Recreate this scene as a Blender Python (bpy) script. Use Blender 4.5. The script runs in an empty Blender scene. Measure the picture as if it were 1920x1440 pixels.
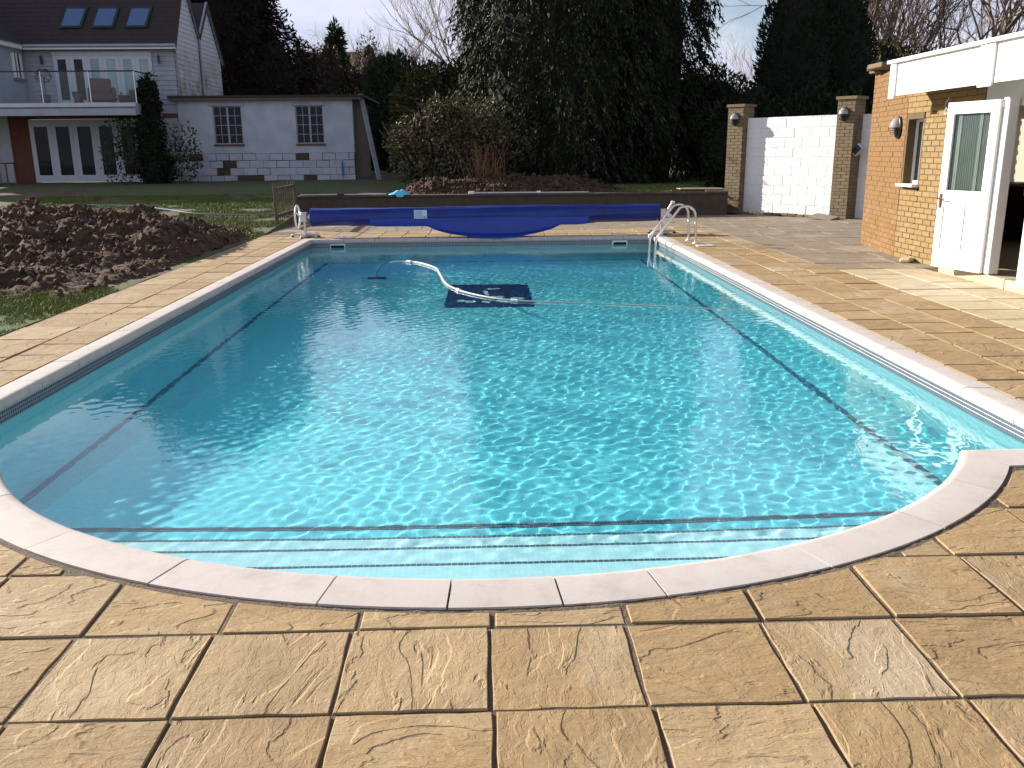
import bpy, math, random
import numpy as np
from mathutils import Vector, Matrix

S = bpy.context.scene
C = S.collection
PI = math.pi

# ------------------------------------------------------------------ camera
F_PX, PITCH, YAW, ROLL, CAM_H = 1656.2, .2581, .0298, -.0088, 1.557
cf = Vector((math.sin(YAW) * math.cos(PITCH), math.cos(YAW) * math.cos(PITCH), -math.sin(PITCH)))
cr = Vector((math.cos(YAW), -math.sin(YAW), 0)); cu = cr.cross(cf)
r2 = cr * math.cos(ROLL) + cu * math.sin(ROLL); u2 = -cr * math.sin(ROLL) + cu * math.cos(ROLL)
cam = bpy.data.cameras.new('camera'); co = bpy.data.objects.new('camera', cam); C.objects.link(co)
M = Matrix((r2, u2, -cf)).transposed().to_4x4(); M.translation = Vector((0, 0, CAM_H)); co.matrix_world = M
cam.sensor_width = 36; cam.lens = 36 * F_PX / 1920; cam.clip_start = .05; cam.clip_end = 800
S.camera = co

# ------------------------------------------------------------------ world, sun, exposure
SUN_E, SUN_A = math.radians(21), math.radians(33)       # elevation; angle from -X towards +Y
to_sun = Vector((-math.cos(SUN_A) * math.cos(SUN_E), math.sin(SUN_A) * math.cos(SUN_E), math.sin(SUN_E)))
W = bpy.data.worlds.new("World"); S.world = W; W.use_nodes = True
wn = W.node_tree; wn.nodes.clear()
def WN(t, **k):
    n = wn.nodes.new(t)
    for a, b in k.items(): setattr(n, a, b)
    return n
wo = WN('ShaderNodeOutputWorld'); sky = WN('ShaderNodeTexSky', sky_type='NISHITA', sun_disc=False)
sky.sun_elevation = SUN_E; sky.sun_rotation = math.atan2(to_sun.x, to_sun.y); sky.altitude = 50
sky.air_density = 1.0; sky.dust_density = .5; sky.ozone_density = 3.0
bg = WN('ShaderNodeBackground'); bg.inputs[1].default_value = .05
bgc = WN('ShaderNodeBackground'); bgc.inputs[1].default_value = .50
tc = WN('ShaderNodeTexCoord'); sx = WN('ShaderNodeSeparateXYZ')
wn.links.new(tc.outputs['Generated'], sx.inputs[0]); wn.links.new(sky.outputs[0], bg.inputs[0])
mp = WN('ShaderNodeMapping'); mp.inputs['Scale'].default_value = (1, 1, 2.6); mp.inputs['Location'].default_value = (.35, .1, .2)
wn.links.new(tc.outputs['Generated'], mp.inputs[0])
ns = WN('ShaderNodeTexNoise'); ns.inputs['Scale'].default_value = 2.1; ns.inputs['Detail'].default_value = 7; ns.inputs['Roughness'].default_value = .52
wn.links.new(mp.outputs[0], ns.inputs[0])
mr = WN('ShaderNodeMapRange'); mr.inputs[1].default_value = .27; mr.inputs[2].default_value = .47; mr.interpolation_type = 'SMOOTHSTEP'
wn.links.new(ns.outputs[0], mr.inputs[0])
ev = WN('ShaderNodeMapRange'); ev.inputs[1].default_value = .40; ev.inputs[2].default_value = .85; ev.inputs[3].default_value = 1; ev.inputs[4].default_value = .12
wn.links.new(sx.outputs[2], ev.inputs[0])
mu = WN('ShaderNodeMath', operation='MULTIPLY'); wn.links.new(mr.outputs[0], mu.inputs[0]); wn.links.new(ev.outputs[0], mu.inputs[1])
n2 = WN('ShaderNodeTexNoise'); n2.inputs['Scale'].default_value = 5; n2.inputs['Detail'].default_value = 6
wn.links.new(mp.outputs[0], n2.inputs[0])
rc = WN('ShaderNodeValToRGB'); rc.color_ramp.elements[0].position = .3; rc.color_ramp.elements[0].color = (.52, .57, .78, 1)
rc.color_ramp.elements[1].position = .68; rc.color_ramp.elements[1].color = (.86, .88, 1, 1)
wn.links.new(n2.outputs[0], rc.inputs[0]); wn.links.new(rc.outputs[0], bgc.inputs[0])
mx = WN('ShaderNodeMixShader'); wn.links.new(mu.outputs[0], mx.inputs[0]); wn.links.new(bg.outputs[0], mx.inputs[1]); wn.links.new(bgc.outputs[0], mx.inputs[2])
wn.links.new(mx.outputs[0], wo.inputs[0])

sl = bpy.data.lights.new('sun', 'SUN'); sl.energy = 5; sl.angle = math.radians(.5); sl.color = (1, .93, .82)
sl.cycles.is_caustics_light = True
so = bpy.data.objects.new('sun', sl); C.objects.link(so); so.rotation_euler = (-to_sun).to_track_quat('-Z', 'Y').to_euler(); so.location = (-20, 15, 20)
S.view_settings.view_transform = 'Standard'; S.view_settings.look = 'None'; S.view_settings.gamma = 1
S.view_settings.exposure = 1.15
S.cycles.use_denoising = True
S.cycles.max_bounces = 8; S.cycles.diffuse_bounces = 3; S.cycles.glossy_bounces = 4; S.cycles.transmission_bounces = 6
S.cycles.sample_clamp_indirect = 4

# ------------------------------------------------------------------ mesh helpers
class MB:
    def __init__(s): s.v = []; s.f = []; s.sm = []
    def add(s, vs, fs, smooth=False):
        b = len(s.v); s.v += [tuple(p) for p in vs]; s.f += [tuple(b + i for i in f) for f in fs]; s.sm += [smooth] * len(fs); return s
    def box(s, a, b, M=None):
        x0, y0, z0 = a; x1, y1, z1 = b
        vs = [(x0,y0,z0),(x1,y0,z0),(x1,y1,z0),(x0,y1,z0),(x0,y0,z1),(x1,y0,z1),(x1,y1,z1),(x0,y1,z1)]
        if M: vs = [M @ Vector(p) for p in vs]
        return s.add(vs, [(3,2,1,0),(4,5,6,7),(0,1,5,4),(1,2,6,5),(2,3,7,6),(3,0,4,7)])
    def cbox(s, a, b, c=.004, M=None):           # box with chamfered edges
        x0, y0, z0 = a; x1, y1, z1 = b; vs = []; fs = []
        for X, sx_ in ((x0, 1), (x1, -1)):
            for Y, sy in ((y0, 1), (y1, -1)):
                for Z, sz in ((z0, 1), (z1, -1)):
                    vs += [(X, Y + sy * c, Z + sz * c), (X + sx_ * c, Y, Z + sz * c), (X + sx_ * c, Y + sy * c, Z)]
        if M: vs = [M @ Vector(p) for p in vs]
        import bmesh
        bm = bmesh.new(); [bm.verts.new(p) for p in vs]; r = bmesh.ops.convex_hull(bm, input=bm.verts[:])
        bmesh.ops.dissolve_limit(bm, angle_limit=.02, verts=bm.verts[:], edges=bm.edges[:])
        bm.verts.index_update(); s.add([v.co[:] for v in bm.verts], [[v.index for v in f.verts] for f in bm.faces]); bm.free(); return s
    def prism(s, poly, z0, z1, c=0):
        n = len(poly)
        if c:
            cx = sum(p[0] for p in poly) / n; cy = sum(p[1] for p in poly) / n
            def sh(p):
                d = math.hypot(p[0] - cx, p[1] - cy) or 1; return (p[0] - (p[0] - cx) / d * c, p[1] - (p[1] - cy) / d * c)
            top = [sh(p) for p in poly]
            vs = [(p[0], p[1], z0) for p in poly] + [(p[0], p[1], z1 - c * .8) for p in poly] + [(p[0], p[1], z1) for p in top]
            fs = [tuple(range(2 * n, 3 * n))] + [(k * n + i, k * n + (i + 1) % n, (k + 1) * n + (i + 1) % n, (k + 1) * n + i) for k in (0, 1) for i in range(n)]
        else:
            vs = [(p[0], p[1], z0) for p in poly] + [(p[0], p[1], z1) for p in poly]
            fs = [tuple(range(n, 2 * n)), tuple(range(n - 1, -1, -1))] + [(i, (i + 1) % n, n + (i + 1) % n, n + i) for i in range(n)]
        return s.add(vs, fs)
    def tube(s, pts, r, n=8, cap=True):
        pts = [Vector(p) for p in pts]; rs = r if isinstance(r, (list, tuple)) else [r] * len(pts); vs = []; prev = None
        for i, p in enumerate(pts):
            t = (pts[min(i + 1, len(pts) - 1)] - pts[max(i - 1, 0)]).normalized()
            if prev is None:
                a = Vector((0, 0, 1)) if abs(t.z) < .9 else Vector((1, 0, 0)); u = t.cross(a).normalized()
            else: u = (prev - t * prev.dot(t)).normalized()
            prev = u; w = t.cross(u)
            vs += [p + (u * math.cos(2 * PI * k / n) + w * math.sin(2 * PI * k / n)) * rs[i] for k in range(n)]
        fs = [(i * n + k, i * n + (k + 1) % n, (i + 1) * n + (k + 1) % n, (i + 1) * n + k) for i in range(len(pts) - 1) for k in range(n)]
        s.add(vs, fs, True)
        if cap: s.add(vs[:n], [tuple(range(n - 1, -1, -1))]); s.add(vs[-n:], [tuple(range(n))])
        return s
    def lathe(s, prof, c, axis='Z', n=20, sc=(1, 1)):    # prof: (radius, height)
        vs = []
        for r, h in prof:
            for k in range(n):
                a = 2 * PI * k / n; x, y = r * math.cos(a) * sc[0], r * math.sin(a) * sc[1]
                p = {'Z': (x, y, h), 'X': (h, x, y), 'Y': (x, h, y)}[axis]; vs.append((c[0] + p[0], c[1] + p[1], c[2] + p[2]))
        fs = [(i * n + k, i * n + (k + 1) % n, (i + 1) * n + (k + 1) % n, (i + 1) * n + k) for i in range(len(prof) - 1) for k in range(n)]
        return s.add(vs, fs, True)
    def mesh(s, name, m):
        me = bpy.data.meshes.new(name); me.from_pydata(s.v, [], s.f)
        if any(s.sm): me.polygons.foreach_set('use_smooth', s.sm)
        for k in (m if isinstance(m, (list, tuple)) else [m]): me.materials.append(k)
        return me
    def obj(s, name, m, parent=None, **k): return link(s.mesh(name, m), name, parent, **k)
def link(me, name, parent=None, loc=None, rot=None, label=None, cat=None, group=None, kind=None, scale=None):
    o = bpy.data.objects.new(name, me); C.objects.link(o)
    if parent is not None: o.parent = parent
    if loc is not None: o.location = loc
    if rot is not None: o.rotation_euler = rot
    if scale is not None: o.scale = scale
    for k, v in (('label', label), ('category', cat), ('group', group), ('kind', kind)):
        if v: o[k] = v
    return o
def thing(name, label, cat, loc=(0, 0, 0), rz=0, group=None):
    return link(None, name, None, loc, (0, 0, rz), label, cat, group)
def npmesh(name, V, Fc, m, smooth=False):         # numpy verts, faces of constant size
    me = bpy.data.meshes.new(name); V = np.asarray(V, np.float32); Fc = np.asarray(Fc, np.int32); k = Fc.shape[1]
    me.vertices.add(len(V)); me.vertices.foreach_set('co', V.ravel()); me.loops.add(Fc.size); me.loops.foreach_set('vertex_index', Fc.ravel())
    me.polygons.add(len(Fc)); me.polygons.foreach_set('loop_start', np.arange(len(Fc)) * k); me.polygons.foreach_set('loop_total', np.full(len(Fc), k))
    if smooth: me.polygons.foreach_set('use_smooth', np.ones(len(Fc), bool))
    me.update(calc_edges=True)
    for q in (m if isinstance(m, (list, tuple)) else [m]): me.materials.append(q)
    return me

def vnoise(x, y, seed=0):                         # smooth value noise in 2-D
    xi = np.floor(x).astype(np.int64); yi = np.floor(y).astype(np.int64); fx = x - xi; fy = y - yi
    fx = fx * fx * (3 - 2 * fx); fy = fy * fy * (3 - 2 * fy)
    def h(a, b):
        n = (a * 374761393 + b * 668265263 + seed * 974711) & 0x7fffffff
        n = (n ^ (n >> 13)) * 1274126177 & 0x7fffffff; return ((n ^ (n >> 16)) & 0xffff) / 65535.0
    return (h(xi, yi) * (1 - fx) + h(xi + 1, yi) * fx) * (1 - fy) + (h(xi, yi + 1) * (1 - fx) + h(xi + 1, yi + 1) * fx) * fy
def fbm(x, y, o=4, seed=0, g=.5):
    t = 0; a = 1; s = 0
    for k in range(o): t = t + a * vnoise(x * 2 ** k, y * 2 ** k, seed + k); s += a; a *= g
    return t / s

# ------------------------------------------------------------------ material helpers
class NT:
    def __init__(s, name):
        s.m = bpy.data.materials.new(name); s.m.use_nodes = True; s.t = s.m.node_tree; s.b = s.t.nodes['Principled BSDF']; s.out = s.t.nodes['Material Output']
    def n(s, t, ins={}, **k):
        x = s.t.nodes.new(t)
        for a, b in k.items(): setattr(x, a, b)
        for a, b in ins.items():
            if isinstance(b, bpy.types.NodeSocket): s.t.links.new(b, x.inputs[a])
            else: x.inputs[a].default_value = b
        return x
    def l(s, a, b): s.t.links.new(a, b)
    def coords(s, obj=True, rnd=True):
        c = s.n('ShaderNodeTexCoord').outputs['Object']
        if rnd:
            r = s.n('ShaderNodeObjectInfo').outputs['Random']
            v = s.n('ShaderNodeCombineXYZ', {0: s.math('MULTIPLY', r, 37.3), 1: s.math('MULTIPLY', r, 91.7), 2: s.math('MULTIPLY', r, 13.1)}).outputs[0]
            c = s.n('ShaderNodeVectorMath', {0: c, 1: v}, operation='ADD').outputs[0]
        return c
    def math(s, op, a, b=0., c=0.): return s.n('ShaderNodeMath', {0: a, 1: b, 2: c}, operation=op).outputs[0]
    def noise(s, co_, sc, det=4, ro=.5, di=0.): return s.n('ShaderNodeTexNoise', {'Vector': co_, 'Scale': sc, 'Detail': det, 'Roughness': ro, 'Distortion': di}).outputs[0]
    def ramp(s, f, *st):
        r = s.n('ShaderNodeValToRGB', {0: f}); e = r.color_ramp.elements
        while len(e) < len(st): e.new(.5)
        for i, (p, c) in enumerate(st): e[i].position = p; e[i].color = (*c, 1)
        return r.outputs[0]
    def mix(s, f, a, b, mode='MIX'):
        x = s.n('ShaderNodeMix', data_type='RGBA', blend_type=mode)
        for i, v in ((0, f), (6, a), (7, b)):
            if isinstance(v, bpy.types.NodeSocket): s.l(v, x.inputs[i])
            else: x.inputs[i].default_value = v if i == 0 else (*v, 1)
        return x.outputs[2]
    def bump(s, h, st=.5, d=.01):
        x = s.n('ShaderNodeBump', {'Height': h, 'Strength': st, 'Distance': d}); s.l(x.outputs[0], s.b.inputs['Normal'])
def pm(name, a, b=None, rough=.7, sc=6, bump=.0, bsc=40, bd=.01, metal=0, rnd=.0, rndcol=None, spec=None, det=5):
    t = NT(name); c = t.coords(); b = b or tuple(x * .8 for x in a)
    col = t.ramp(t.noise(c, sc, det, .6), (.3, a), (.7, b))
    if rndcol: col = t.mix(t.math('MULTIPLY', t.n('ShaderNodeObjectInfo').outputs['Random'], rnd), col, rndcol)
    t.l(col, t.b.inputs['Base Color']); t.b.inputs['Roughness'].default_value = rough; t.b.inputs['Metallic'].default_value = metal
    if spec is not None: t.b.inputs['Specular IOR Level'].default_value = spec
    if bump: t.bump(t.noise(c, bsc, 5, .6), bump, bd)
    return t.m

# riven concrete/stone slab: terraces of a stretched noise
def riven(name, a, b, cc, st=1.0):
    t = NT(name); c = t.coords()
    s1 = t.n('ShaderNodeMapping', {'Vector': c, 'Scale': (1, 2.1, 1), 'Rotation': (0, 0, .5)}).outputs[0]
    h0 = t.math('MULTIPLY', t.noise(s1, 1.9, 5, .47, .7), 7.)
    fl = t.math('FLOOR', h0); fr = t.math('FRACT', h0)
    ed = t.n('ShaderNodeMapRange', {0: fr, 1: .84, 2: 1.}, interpolation_type='SMOOTHSTEP').outputs[0]
    ter = t.math('MULTIPLY', t.math('ADD', fl, ed), .115)
    s2 = t.n('ShaderNodeMapping', {'Vector': c, 'Scale': (1.6, 3.4, 1), 'Rotation': (0, 0, .35)}).outputs[0]
    g0 = t.math('MULTIPLY', t.noise(s2, 6.5, 3, .5, .8), 8.)
    ed2 = t.n('ShaderNodeMapRange', {0: t.math('FRACT', g0), 1: .8, 2: 1.}, interpolation_type='SMOOTHSTEP').outputs[0]
    ter2 = t.math('MULTIPLY', t.math('ADD', t.math('FLOOR', g0), ed2), .030)
    fine = t.math('MULTIPLY', t.noise(c, 60, 4, .6), .05)
    und = t.math('MULTIPLY', t.noise(c, 9, 3, .5), .16)
    h = t.math('ADD', t.math('ADD', ter, ter2), t.math('ADD', fine, und)); t.bump(h, st, .03)
    R = t.n('ShaderNodeObjectInfo').outputs['Random']
    col = t.ramp(t.noise(c, 3.2, 5, .6), (.28, a), (.52, b), (.75, cc))
    col = t.mix(t.math('MULTIPLY', R, .65), col, tuple(x * .80 for x in b))
    R3 = t.math('FRACT', t.math('MULTIPLY', R, 7.13)); col = t.mix(t.math('MULTIPLY', t.math('GREATER_THAN', R3, .6), .26), col, tuple(x * q for x, q in zip(cc, (1.0, 1.03, 1.12))))
    col = t.mix(t.math('MULTIPLY', t.n('ShaderNodeMapRange', {0: t.noise(c, 2.1, 6, .65), 1: .52, 2: .72}).outputs[0], .45), col, tuple(x * .62 for x in b))
    col = t.mix(t.ramp(t.noise(c, 1.3, 3, .5), (.58, (0, 0, 0)), (.7, (.35, .35, .35))), col, (.47, .41, .32))
    crev = t.n('ShaderNodeMapRange', {0: fr, 1: .86, 2: .97}).outputs[0]
    col = t.mix(t.math('MULTIPLY', crev, .16), col, (.16, .10, .05))
    col = t.mix(.25, col, t.ramp(t.noise(c, 120, 2, .7), (.3, (.3, .3, .3)), (.7, (.8, .8, .8))), 'OVERLAY')
    t.l(col, t.b.inputs['Base Color']); t.b.inputs['Roughness'].default_value = .8; t.b.inputs['Specular IOR Level'].default_value = .3
    return t.m
m_slab = riven('riven_buff_slab', (.395, .272, .138), (.315, .212, .105), (.435, .325, .185))
m_slab_pale = riven('riven_pale_slab', (.56, .46, .30), (.48, .385, .245), (.60, .51, .36), .7)
m_slab_old = riven('riven_old_slab', (.30, .245, .18), (.25, .20, .145), (.34, .28, .205), .6)
m_mortar = pm('mortar_bed', (.15, .11, .07), (.09, .065, .04), .95, 14, .8, 70, .012)
def coping_mat():
    t = NT('coping_stone'); c = t.coords()
    col = t.ramp(t.noise(c, 3, 5, .6), (.3, (.485, .435, .40)), (.7, (.55, .50, .465)))
    col = t.mix(t.math('MULTIPLY', t.n('ShaderNodeObjectInfo').outputs['Random'], .5), col, (.49, .43, .39))
    col = t.mix(t.math('MULTIPLY', t.n('ShaderNodeMapRange', {0: t.noise(c, 7, 7, .7), 1: .48, 2: .68}).outputs[0], .5), col, (.36, .315, .27))
    col = t.mix(.2, col, t.ramp(t.noise(c, 160, 2, .7), (.3, (.35, .35, .35)), (.7, (.7, .7, .7))), 'OVERLAY')
    t.l(col, t.b.inputs['Base Color']); t.b.inputs['Roughness'].default_value = .62; t.b.inputs['Specular IOR Level'].default_value = .35
    t.bump(t.noise(c, 90, 4, .6), .12, .004); return t.m
m_cop = coping_mat()
def mosaic(name, a, b, grout, size=.026, gw=.10):
    t = NT(name); c = t.n('ShaderNodeNewGeometry').outputs['Position']
    def cell(i):
        f = t.math('FRACT', t.math('DIVIDE', i, size)); return t.math('MULTIPLY', t.math('GREATER_THAN', f, gw), 1.)
    sp = t.n('ShaderNodeSeparateXYZ', {0: c}); nn = t.n('ShaderNodeSeparateXYZ', {0: t.n('ShaderNodeNewGeometry').outputs['Normal']})
    ax = [t.math('GREATER_THAN', t.math('ABSOLUTE', nn.outputs[i]), .7) for i in range(3)]
    k = None
    for i in range(3):
        q = t.math('MAXIMUM', cell(sp.outputs[i]), ax[i]); k = q if k is None else t.math('MULTIPLY', k, q)
    snap = t.n('ShaderNodeVectorMath', {0: c, 1: (size, size, size)}, operation='SNAP').outputs[0]
    w = t.n('ShaderNodeTexWhiteNoise', {0: snap}).outputs[0]
    col = t.mix(k, grout, t.mix(w, a, b)); t.l(col, t.b.inputs['Base Color']); t.b.inputs['Roughness'].default_value = .25
    return t.m
m_tile_step = mosaic('pale_blue_mosaic', (.52, .77, .83), (.60, .82, .87), (.52, .70, .75))
m_tile_wall = mosaic('wall_mosaic', (.42, .84, .88), (.50, .88, .92), (.60, .84, .86))
m_tile_floor = mosaic('floor_mosaic', (.15, .66, .79), (.21, .73, .83), (.29, .70, .78))
m_tile_dark = pm('slate_blue_tile', (.10, .12, .15), (.14, .16, .19), .3, 20, rnd=.5, rndcol=(.07, .09, .12))
m_tile_navy = mosaic('navy_mosaic', (.012, .03, .13), (.02, .05, .2), (.05, .1, .22))
m_tile_lane = mosaic('lane_mosaic', (.03, .12, .22), (.06, .18, .28), (.14, .4, .48))
m_grout = pm('white_grout', (.72, .71, .66), (.64, .63, .58), .8, 9)
def water_mat():
    t = NT('pool_water'); g = t.n('ShaderNodeBsdfGlass', {'Color': (.90, 1, 1, 1), 'Roughness': 0., 'IOR': 1.333})
    t.l(g.outputs[0], t.out.inputs[0]); return t.m
m_water = water_mat()
m_white = pm('white_paint', (.80, .80, .78), (.76, .76, .74), .45, 3, .08, 30, .003)
m_upvc = pm('white_plastic', (.82, .82, .82), (.78, .78, .78), .3, 3)
m_board = pm('painted_weatherboard', (.36, .38, .44), (.27, .28, .32), .6, 2.2, .2, 20, .004)
m_wallwhite = pm('painted_block', (.80, .80, .79), (.73, .73, .72), .7, 4, .55, 9, .018)
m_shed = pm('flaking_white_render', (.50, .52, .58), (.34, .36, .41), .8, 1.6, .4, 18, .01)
m_black = pm('black_plastic', (.02, .02, .022), (.03, .03, .03), .4, 6)
m_dark = pm('dark_void', (.012, .010, .010), (.018, .015, .014), .9, 3)
m_steel = pm('stainless_steel', (.72, .70, .68), (.66, .64, .62), .16, 8, metal=1)
m_alu = pm('aluminium', (.62, .63, .65), (.55, .56, .58), .35, 8, metal=.8)
m_brick = pm('yellow_stock_brick', (.20, .105, .026), (.15, .072, .018), .85, 18, .5, 90, .006, rnd=.7, rndcol=(.235, .125, .045))
m_brick_pale = pm('pale_stock_brick', (.26, .155, .048), (.20, .115, .034), .85, 18, .6, 90, .008, rnd=.9, rndcol=(.25, .175, .075))
m_brick_old = pm('weathered_brown_brick', (.17, .125, .068), (.12, .088, .05), .9, 16, .6, 80, .008, rnd=.7, rndcol=(.21, .16, .09))
m_brick_red = pm('red_brown_brick', (.16, .06, .035), (.10, .04, .025), .9, 16, .4, 60)
m_joint = pm('brick_mortar', (.13, .085, .04), (.09, .06, .03), .95, 20, .4, 80)
m_joint_old = pm('dark_brick_mortar', (.13, .10, .07), (.09, .07, .05), .95, 20, .4, 80)
m_roof = pm('dark_roof_tile', (.045, .030, .028), (.028, .020, .020), .85, 8, .4, 12, .03)
m_wood_dark = pm('dark_stained_wood', (.13, .045, .025), (.085, .028, .017), .5, 6)
m_wood_grey = pm('weathered_grey_timber', (.15, .115, .08), (.085, .065, .048), .9, 12, .5, 50, .006)
m_floorwood = pm('wood_floor', (.22, .13, .07), (.16, .09, .05), .5, 5)
m_blue = pm('blue_bubble_cover', (.001, .012, .15), (.003, .026, .23), .42, 2.5, .6, 55, .010)
m_blue_light = pm('blue_cover_face', (.001, .030, .27), (.003, .045, .36), .4, 5, .35, 90, .006)
m_cyanbag = pm('pale_blue_plastic', (.10, .55, .72), (.2, .65, .8), .3, 9, .5, 20, .02)
m_hose = pm('ribbed_white_hose', (.42, .42, .39), (.34, .34, .31), .5, 12)
m_earth = NT('turned_earth')
def earth_col(t, a, b, d, bd=.06, sc=7):
    c = t.coords(rnd=False)
    col = t.ramp(t.noise(c, sc, 8, .65), (.3, a), (.5, b), (.72, d)); t.l(col, t.b.inputs['Base Color'])
    t.b.inputs['Roughness'].default_value = .92; t.bump(t.noise(c, sc * 4, 8, .7), .9, bd); return t.m
m_earth = earth_col(m_earth, (.042, .021, .010), (.080, .042, .021), (.16, .09, .047))
def glass_dark(name, col, rough=.03):
    t = NT(name); t.b.inputs['Base Color'].default_value = (*col, 1); t.b.inputs['Roughness'].default_value = rough; t.b.inputs['Specular IOR Level'].default_value = .15; return t.m
m_pane = glass_dark('window_glass', (.015, .018, .02))
m_skyglass = glass_dark('rooflight_glass', (.10, .17, .30), .12)
m_curtain = pm('curtain_glass', (.30, .40, .42), (.18, .24, .26), .2, 1.2)
def clear_glass(name, tint=(.9, .95, .95), w=.85):
    t = NT(name); g = t.n('ShaderNodeBsdfGlossy', {'Roughness': .02}); tr = t.n('ShaderNodeBsdfTransparent', {'Color': (*tint, 1)})
    fr = t.n('ShaderNodeFresnel', {'IOR': 1.5}); ff = t.math('SUBTRACT', 1., t.n('ShaderNodeNewGeometry').outputs['Backfacing']); mx_ = t.n('ShaderNodeMixShader', {0: t.math('MULTIPLY', fr.outputs[0], ff), 1: tr.outputs[0], 2: g.outputs[0]})
    t.l(mx_.outputs[0], t.out.inputs[0]); return t.m
m_clear = clear_glass('clear_glass')
def leaf_mat(name, cols, rough=.6, trans=.15):
    t = NT(name); r = t.n('ShaderNodeNewGeometry').outputs['Random Per Island']
    st = [(i / max(1, len(cols) - 1), c) for i, c in enumerate(cols)]
    col = t.ramp(r, *st); t.l(col, t.b.inputs['Base Color']); t.b.inputs['Roughness'].default_value = rough
    t.b.inputs['Specular IOR Level'].default_value = .08
    return t.m
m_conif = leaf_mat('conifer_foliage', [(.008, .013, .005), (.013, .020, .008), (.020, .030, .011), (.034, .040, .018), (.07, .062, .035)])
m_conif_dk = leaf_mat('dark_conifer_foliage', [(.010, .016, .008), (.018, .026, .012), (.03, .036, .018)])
m_purple = leaf_mat('dark_copper_foliage', [(.018, .010, .012), (.028, .016, .016), (.02, .022, .014)])
m_olive = leaf_mat('olive_shrub_leaf', [(.035, .042, .018), (.075, .072, .035), (.13, .11, .06), (.20, .16, .10)])
m_ever = leaf_mat('evergreen_leaf', [(.02, .035, .015), (.035, .055, .02), (.06, .075, .03)])
m_hedge = leaf_mat('hedge_leaf', [(.03, .04, .015), (.07, .07, .025), (.12, .10, .04)])
m_grass = leaf_mat('grass_blade', [(.07, .12, .02), (.12, .17, .035), (.18, .20, .06), (.16, .13, .06)])
m_bark = pm('bark', (.10, .075, .055), (.06, .045, .035), .9, 10, .5, 40)
m_twig = pm('twig_bark', (.20, .14, .10), (.13, .09, .07), .9, 10)
m_twig_pale = pm('pale_twig', (.38, .30, .22), (.26, .20, .15), .9, 10)
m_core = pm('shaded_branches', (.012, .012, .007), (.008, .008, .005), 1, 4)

# ------------------------------------------------------------------ ground sheet
def gz(x, y):                                    # height of the garden ground
    x = np.asarray(x, float); y = np.asarray(y, float)
    left = np.clip((y - 17) / 10, 0, 1) ** 1.3 * .6
    back = .50 + np.clip((y - 22) / 12, 0, 1) * .2
    z = np.where((y > 21.95) & (x > -4.4), back, np.where(x < -4.3, left, -.03))
    z = np.where(y > 27, .55 + np.clip((y - 27) / 8, 0, 1) * .12, z)
    z = np.where((x > 5.9) & (y <= 27) & (y > 21.95), -.04, z)
    return z
PX0, PX1, PY1 = -4.33, 9.2, 21.9
gx = np.unique(np.concatenate([np.linspace(-300, -40, 14), np.linspace(-40, -14, 40), np.arange(-14, PX0, .14), [PX0, PX0 + .02], np.linspace(-4, 5.5, 20), [5.52], np.linspace(6, 9, 5), [PX1, PX1 + .02], np.linspace(10, 40, 20), np.linspace(45, 300, 12)]))
gy = np.unique(np.concatenate([np.linspace(-60, -4, 8), [-3, -2.98], np.linspace(-2, 6, 12), np.arange(6, PY1, .14), [PY1 + .0, PY1 + .02], np.arange(22.1, 32, .3), np.linspace(32, 60, 20), np.linspace(65, 500, 14)]))
GX, GY = np.meshgrid(gx, gy)
pit = (GX > PX0 + .01) & (GX < PX1 + .01) & (GY > -2.99) & (GY < PY1 + .01)
GZ = gz(GX, GY) + (fbm(GX * 1.3, GY * 1.3, 4, 5) - .5) * .06 + np.clip((np.hypot(GX, GY) - 60) / 300, 0, 1) * 2
GZ = np.where(pit, -2.2, GZ)
ix = np.arange(GX.size).reshape(GX.shape)
FQ = np.stack([ix[:-1, :-1], ix[:-1, 1:], ix[1:, 1:], ix[1:, :-1]], -1).reshape(-1, 4)
t = NT('lawn_ground'); c_ = t.coords(rnd=False)
mud = t.ramp(t.noise(c_, 3, 8, .65), (.3, (.07, .042, .024)), (.6, (.14, .09, .055)))
grs = t.ramp(t.noise(c_, 9, 6, .7), (.3, (.055, .085, .018)), (.6, (.09, .12, .03)), (.8, (.14, .13, .06)))
t.l(t.mix(t.ramp(t.noise(c_, .55, 5, .6), (.50, (0, 0, 0)), (.56, (1, 1, 1))), grs, mud), t.b.inputs['Base Color'])
t.b.inputs['Roughness'].default_value = .95; t.bump(t.noise(c_, 30, 6, .7), .8, .03)
link(npmesh('ground', np.stack([GX, GY, GZ], -1).reshape(-1, 3), FQ, t.m, True), 'ground', kind='structure')

# ------------------------------------------------------------------ paving
AXC, AYC = .0, 5.30                                      # roman end of the pool: a flattened arc
EI, EO, EW = (2.75, 2.26), (2.985, 2.49), (2.78, 2.29)   # half axes: coping inner, coping outer, wall
def ey(x, E): return AYC - E[1] * math.sqrt(max(0, 1 - ((x - AXC) / E[0]) ** 2))
XW, XI, XO = 3.19, 3.16, 3.365                           # wall, coping inner, coping outer
YF0, YF1 = 16.46, 16.72                                  # far coping inner and outer
SH_I, SH_O = 4.37, 4.12                                  # shoulder coping inner and outer
def yb(x):                                               # front limit of the pool seen from the front patio
    return ey(x, EO) if abs(x - AXC) < 2.62 else SH_O
bed = MB()
ZB = -.0065
def bedquad(x0, x1, y0, y1): bed.box((x0, y0, -.12), (x1, y1, ZB))
bedquad(PX0, -XO + .1, SH_O + .1, YF1 - .1); bedquad(XO - .1, PX1, SH_O + .1, YF1 - .1); bedquad(PX0, PX1, YF1 - .1, PY1)
bedquad(PX0, AXC - 2.5, -3, SH_O + .1); bedquad(AXC + 2.5, PX1, -3, SH_O + .1)
N = 48
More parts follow.
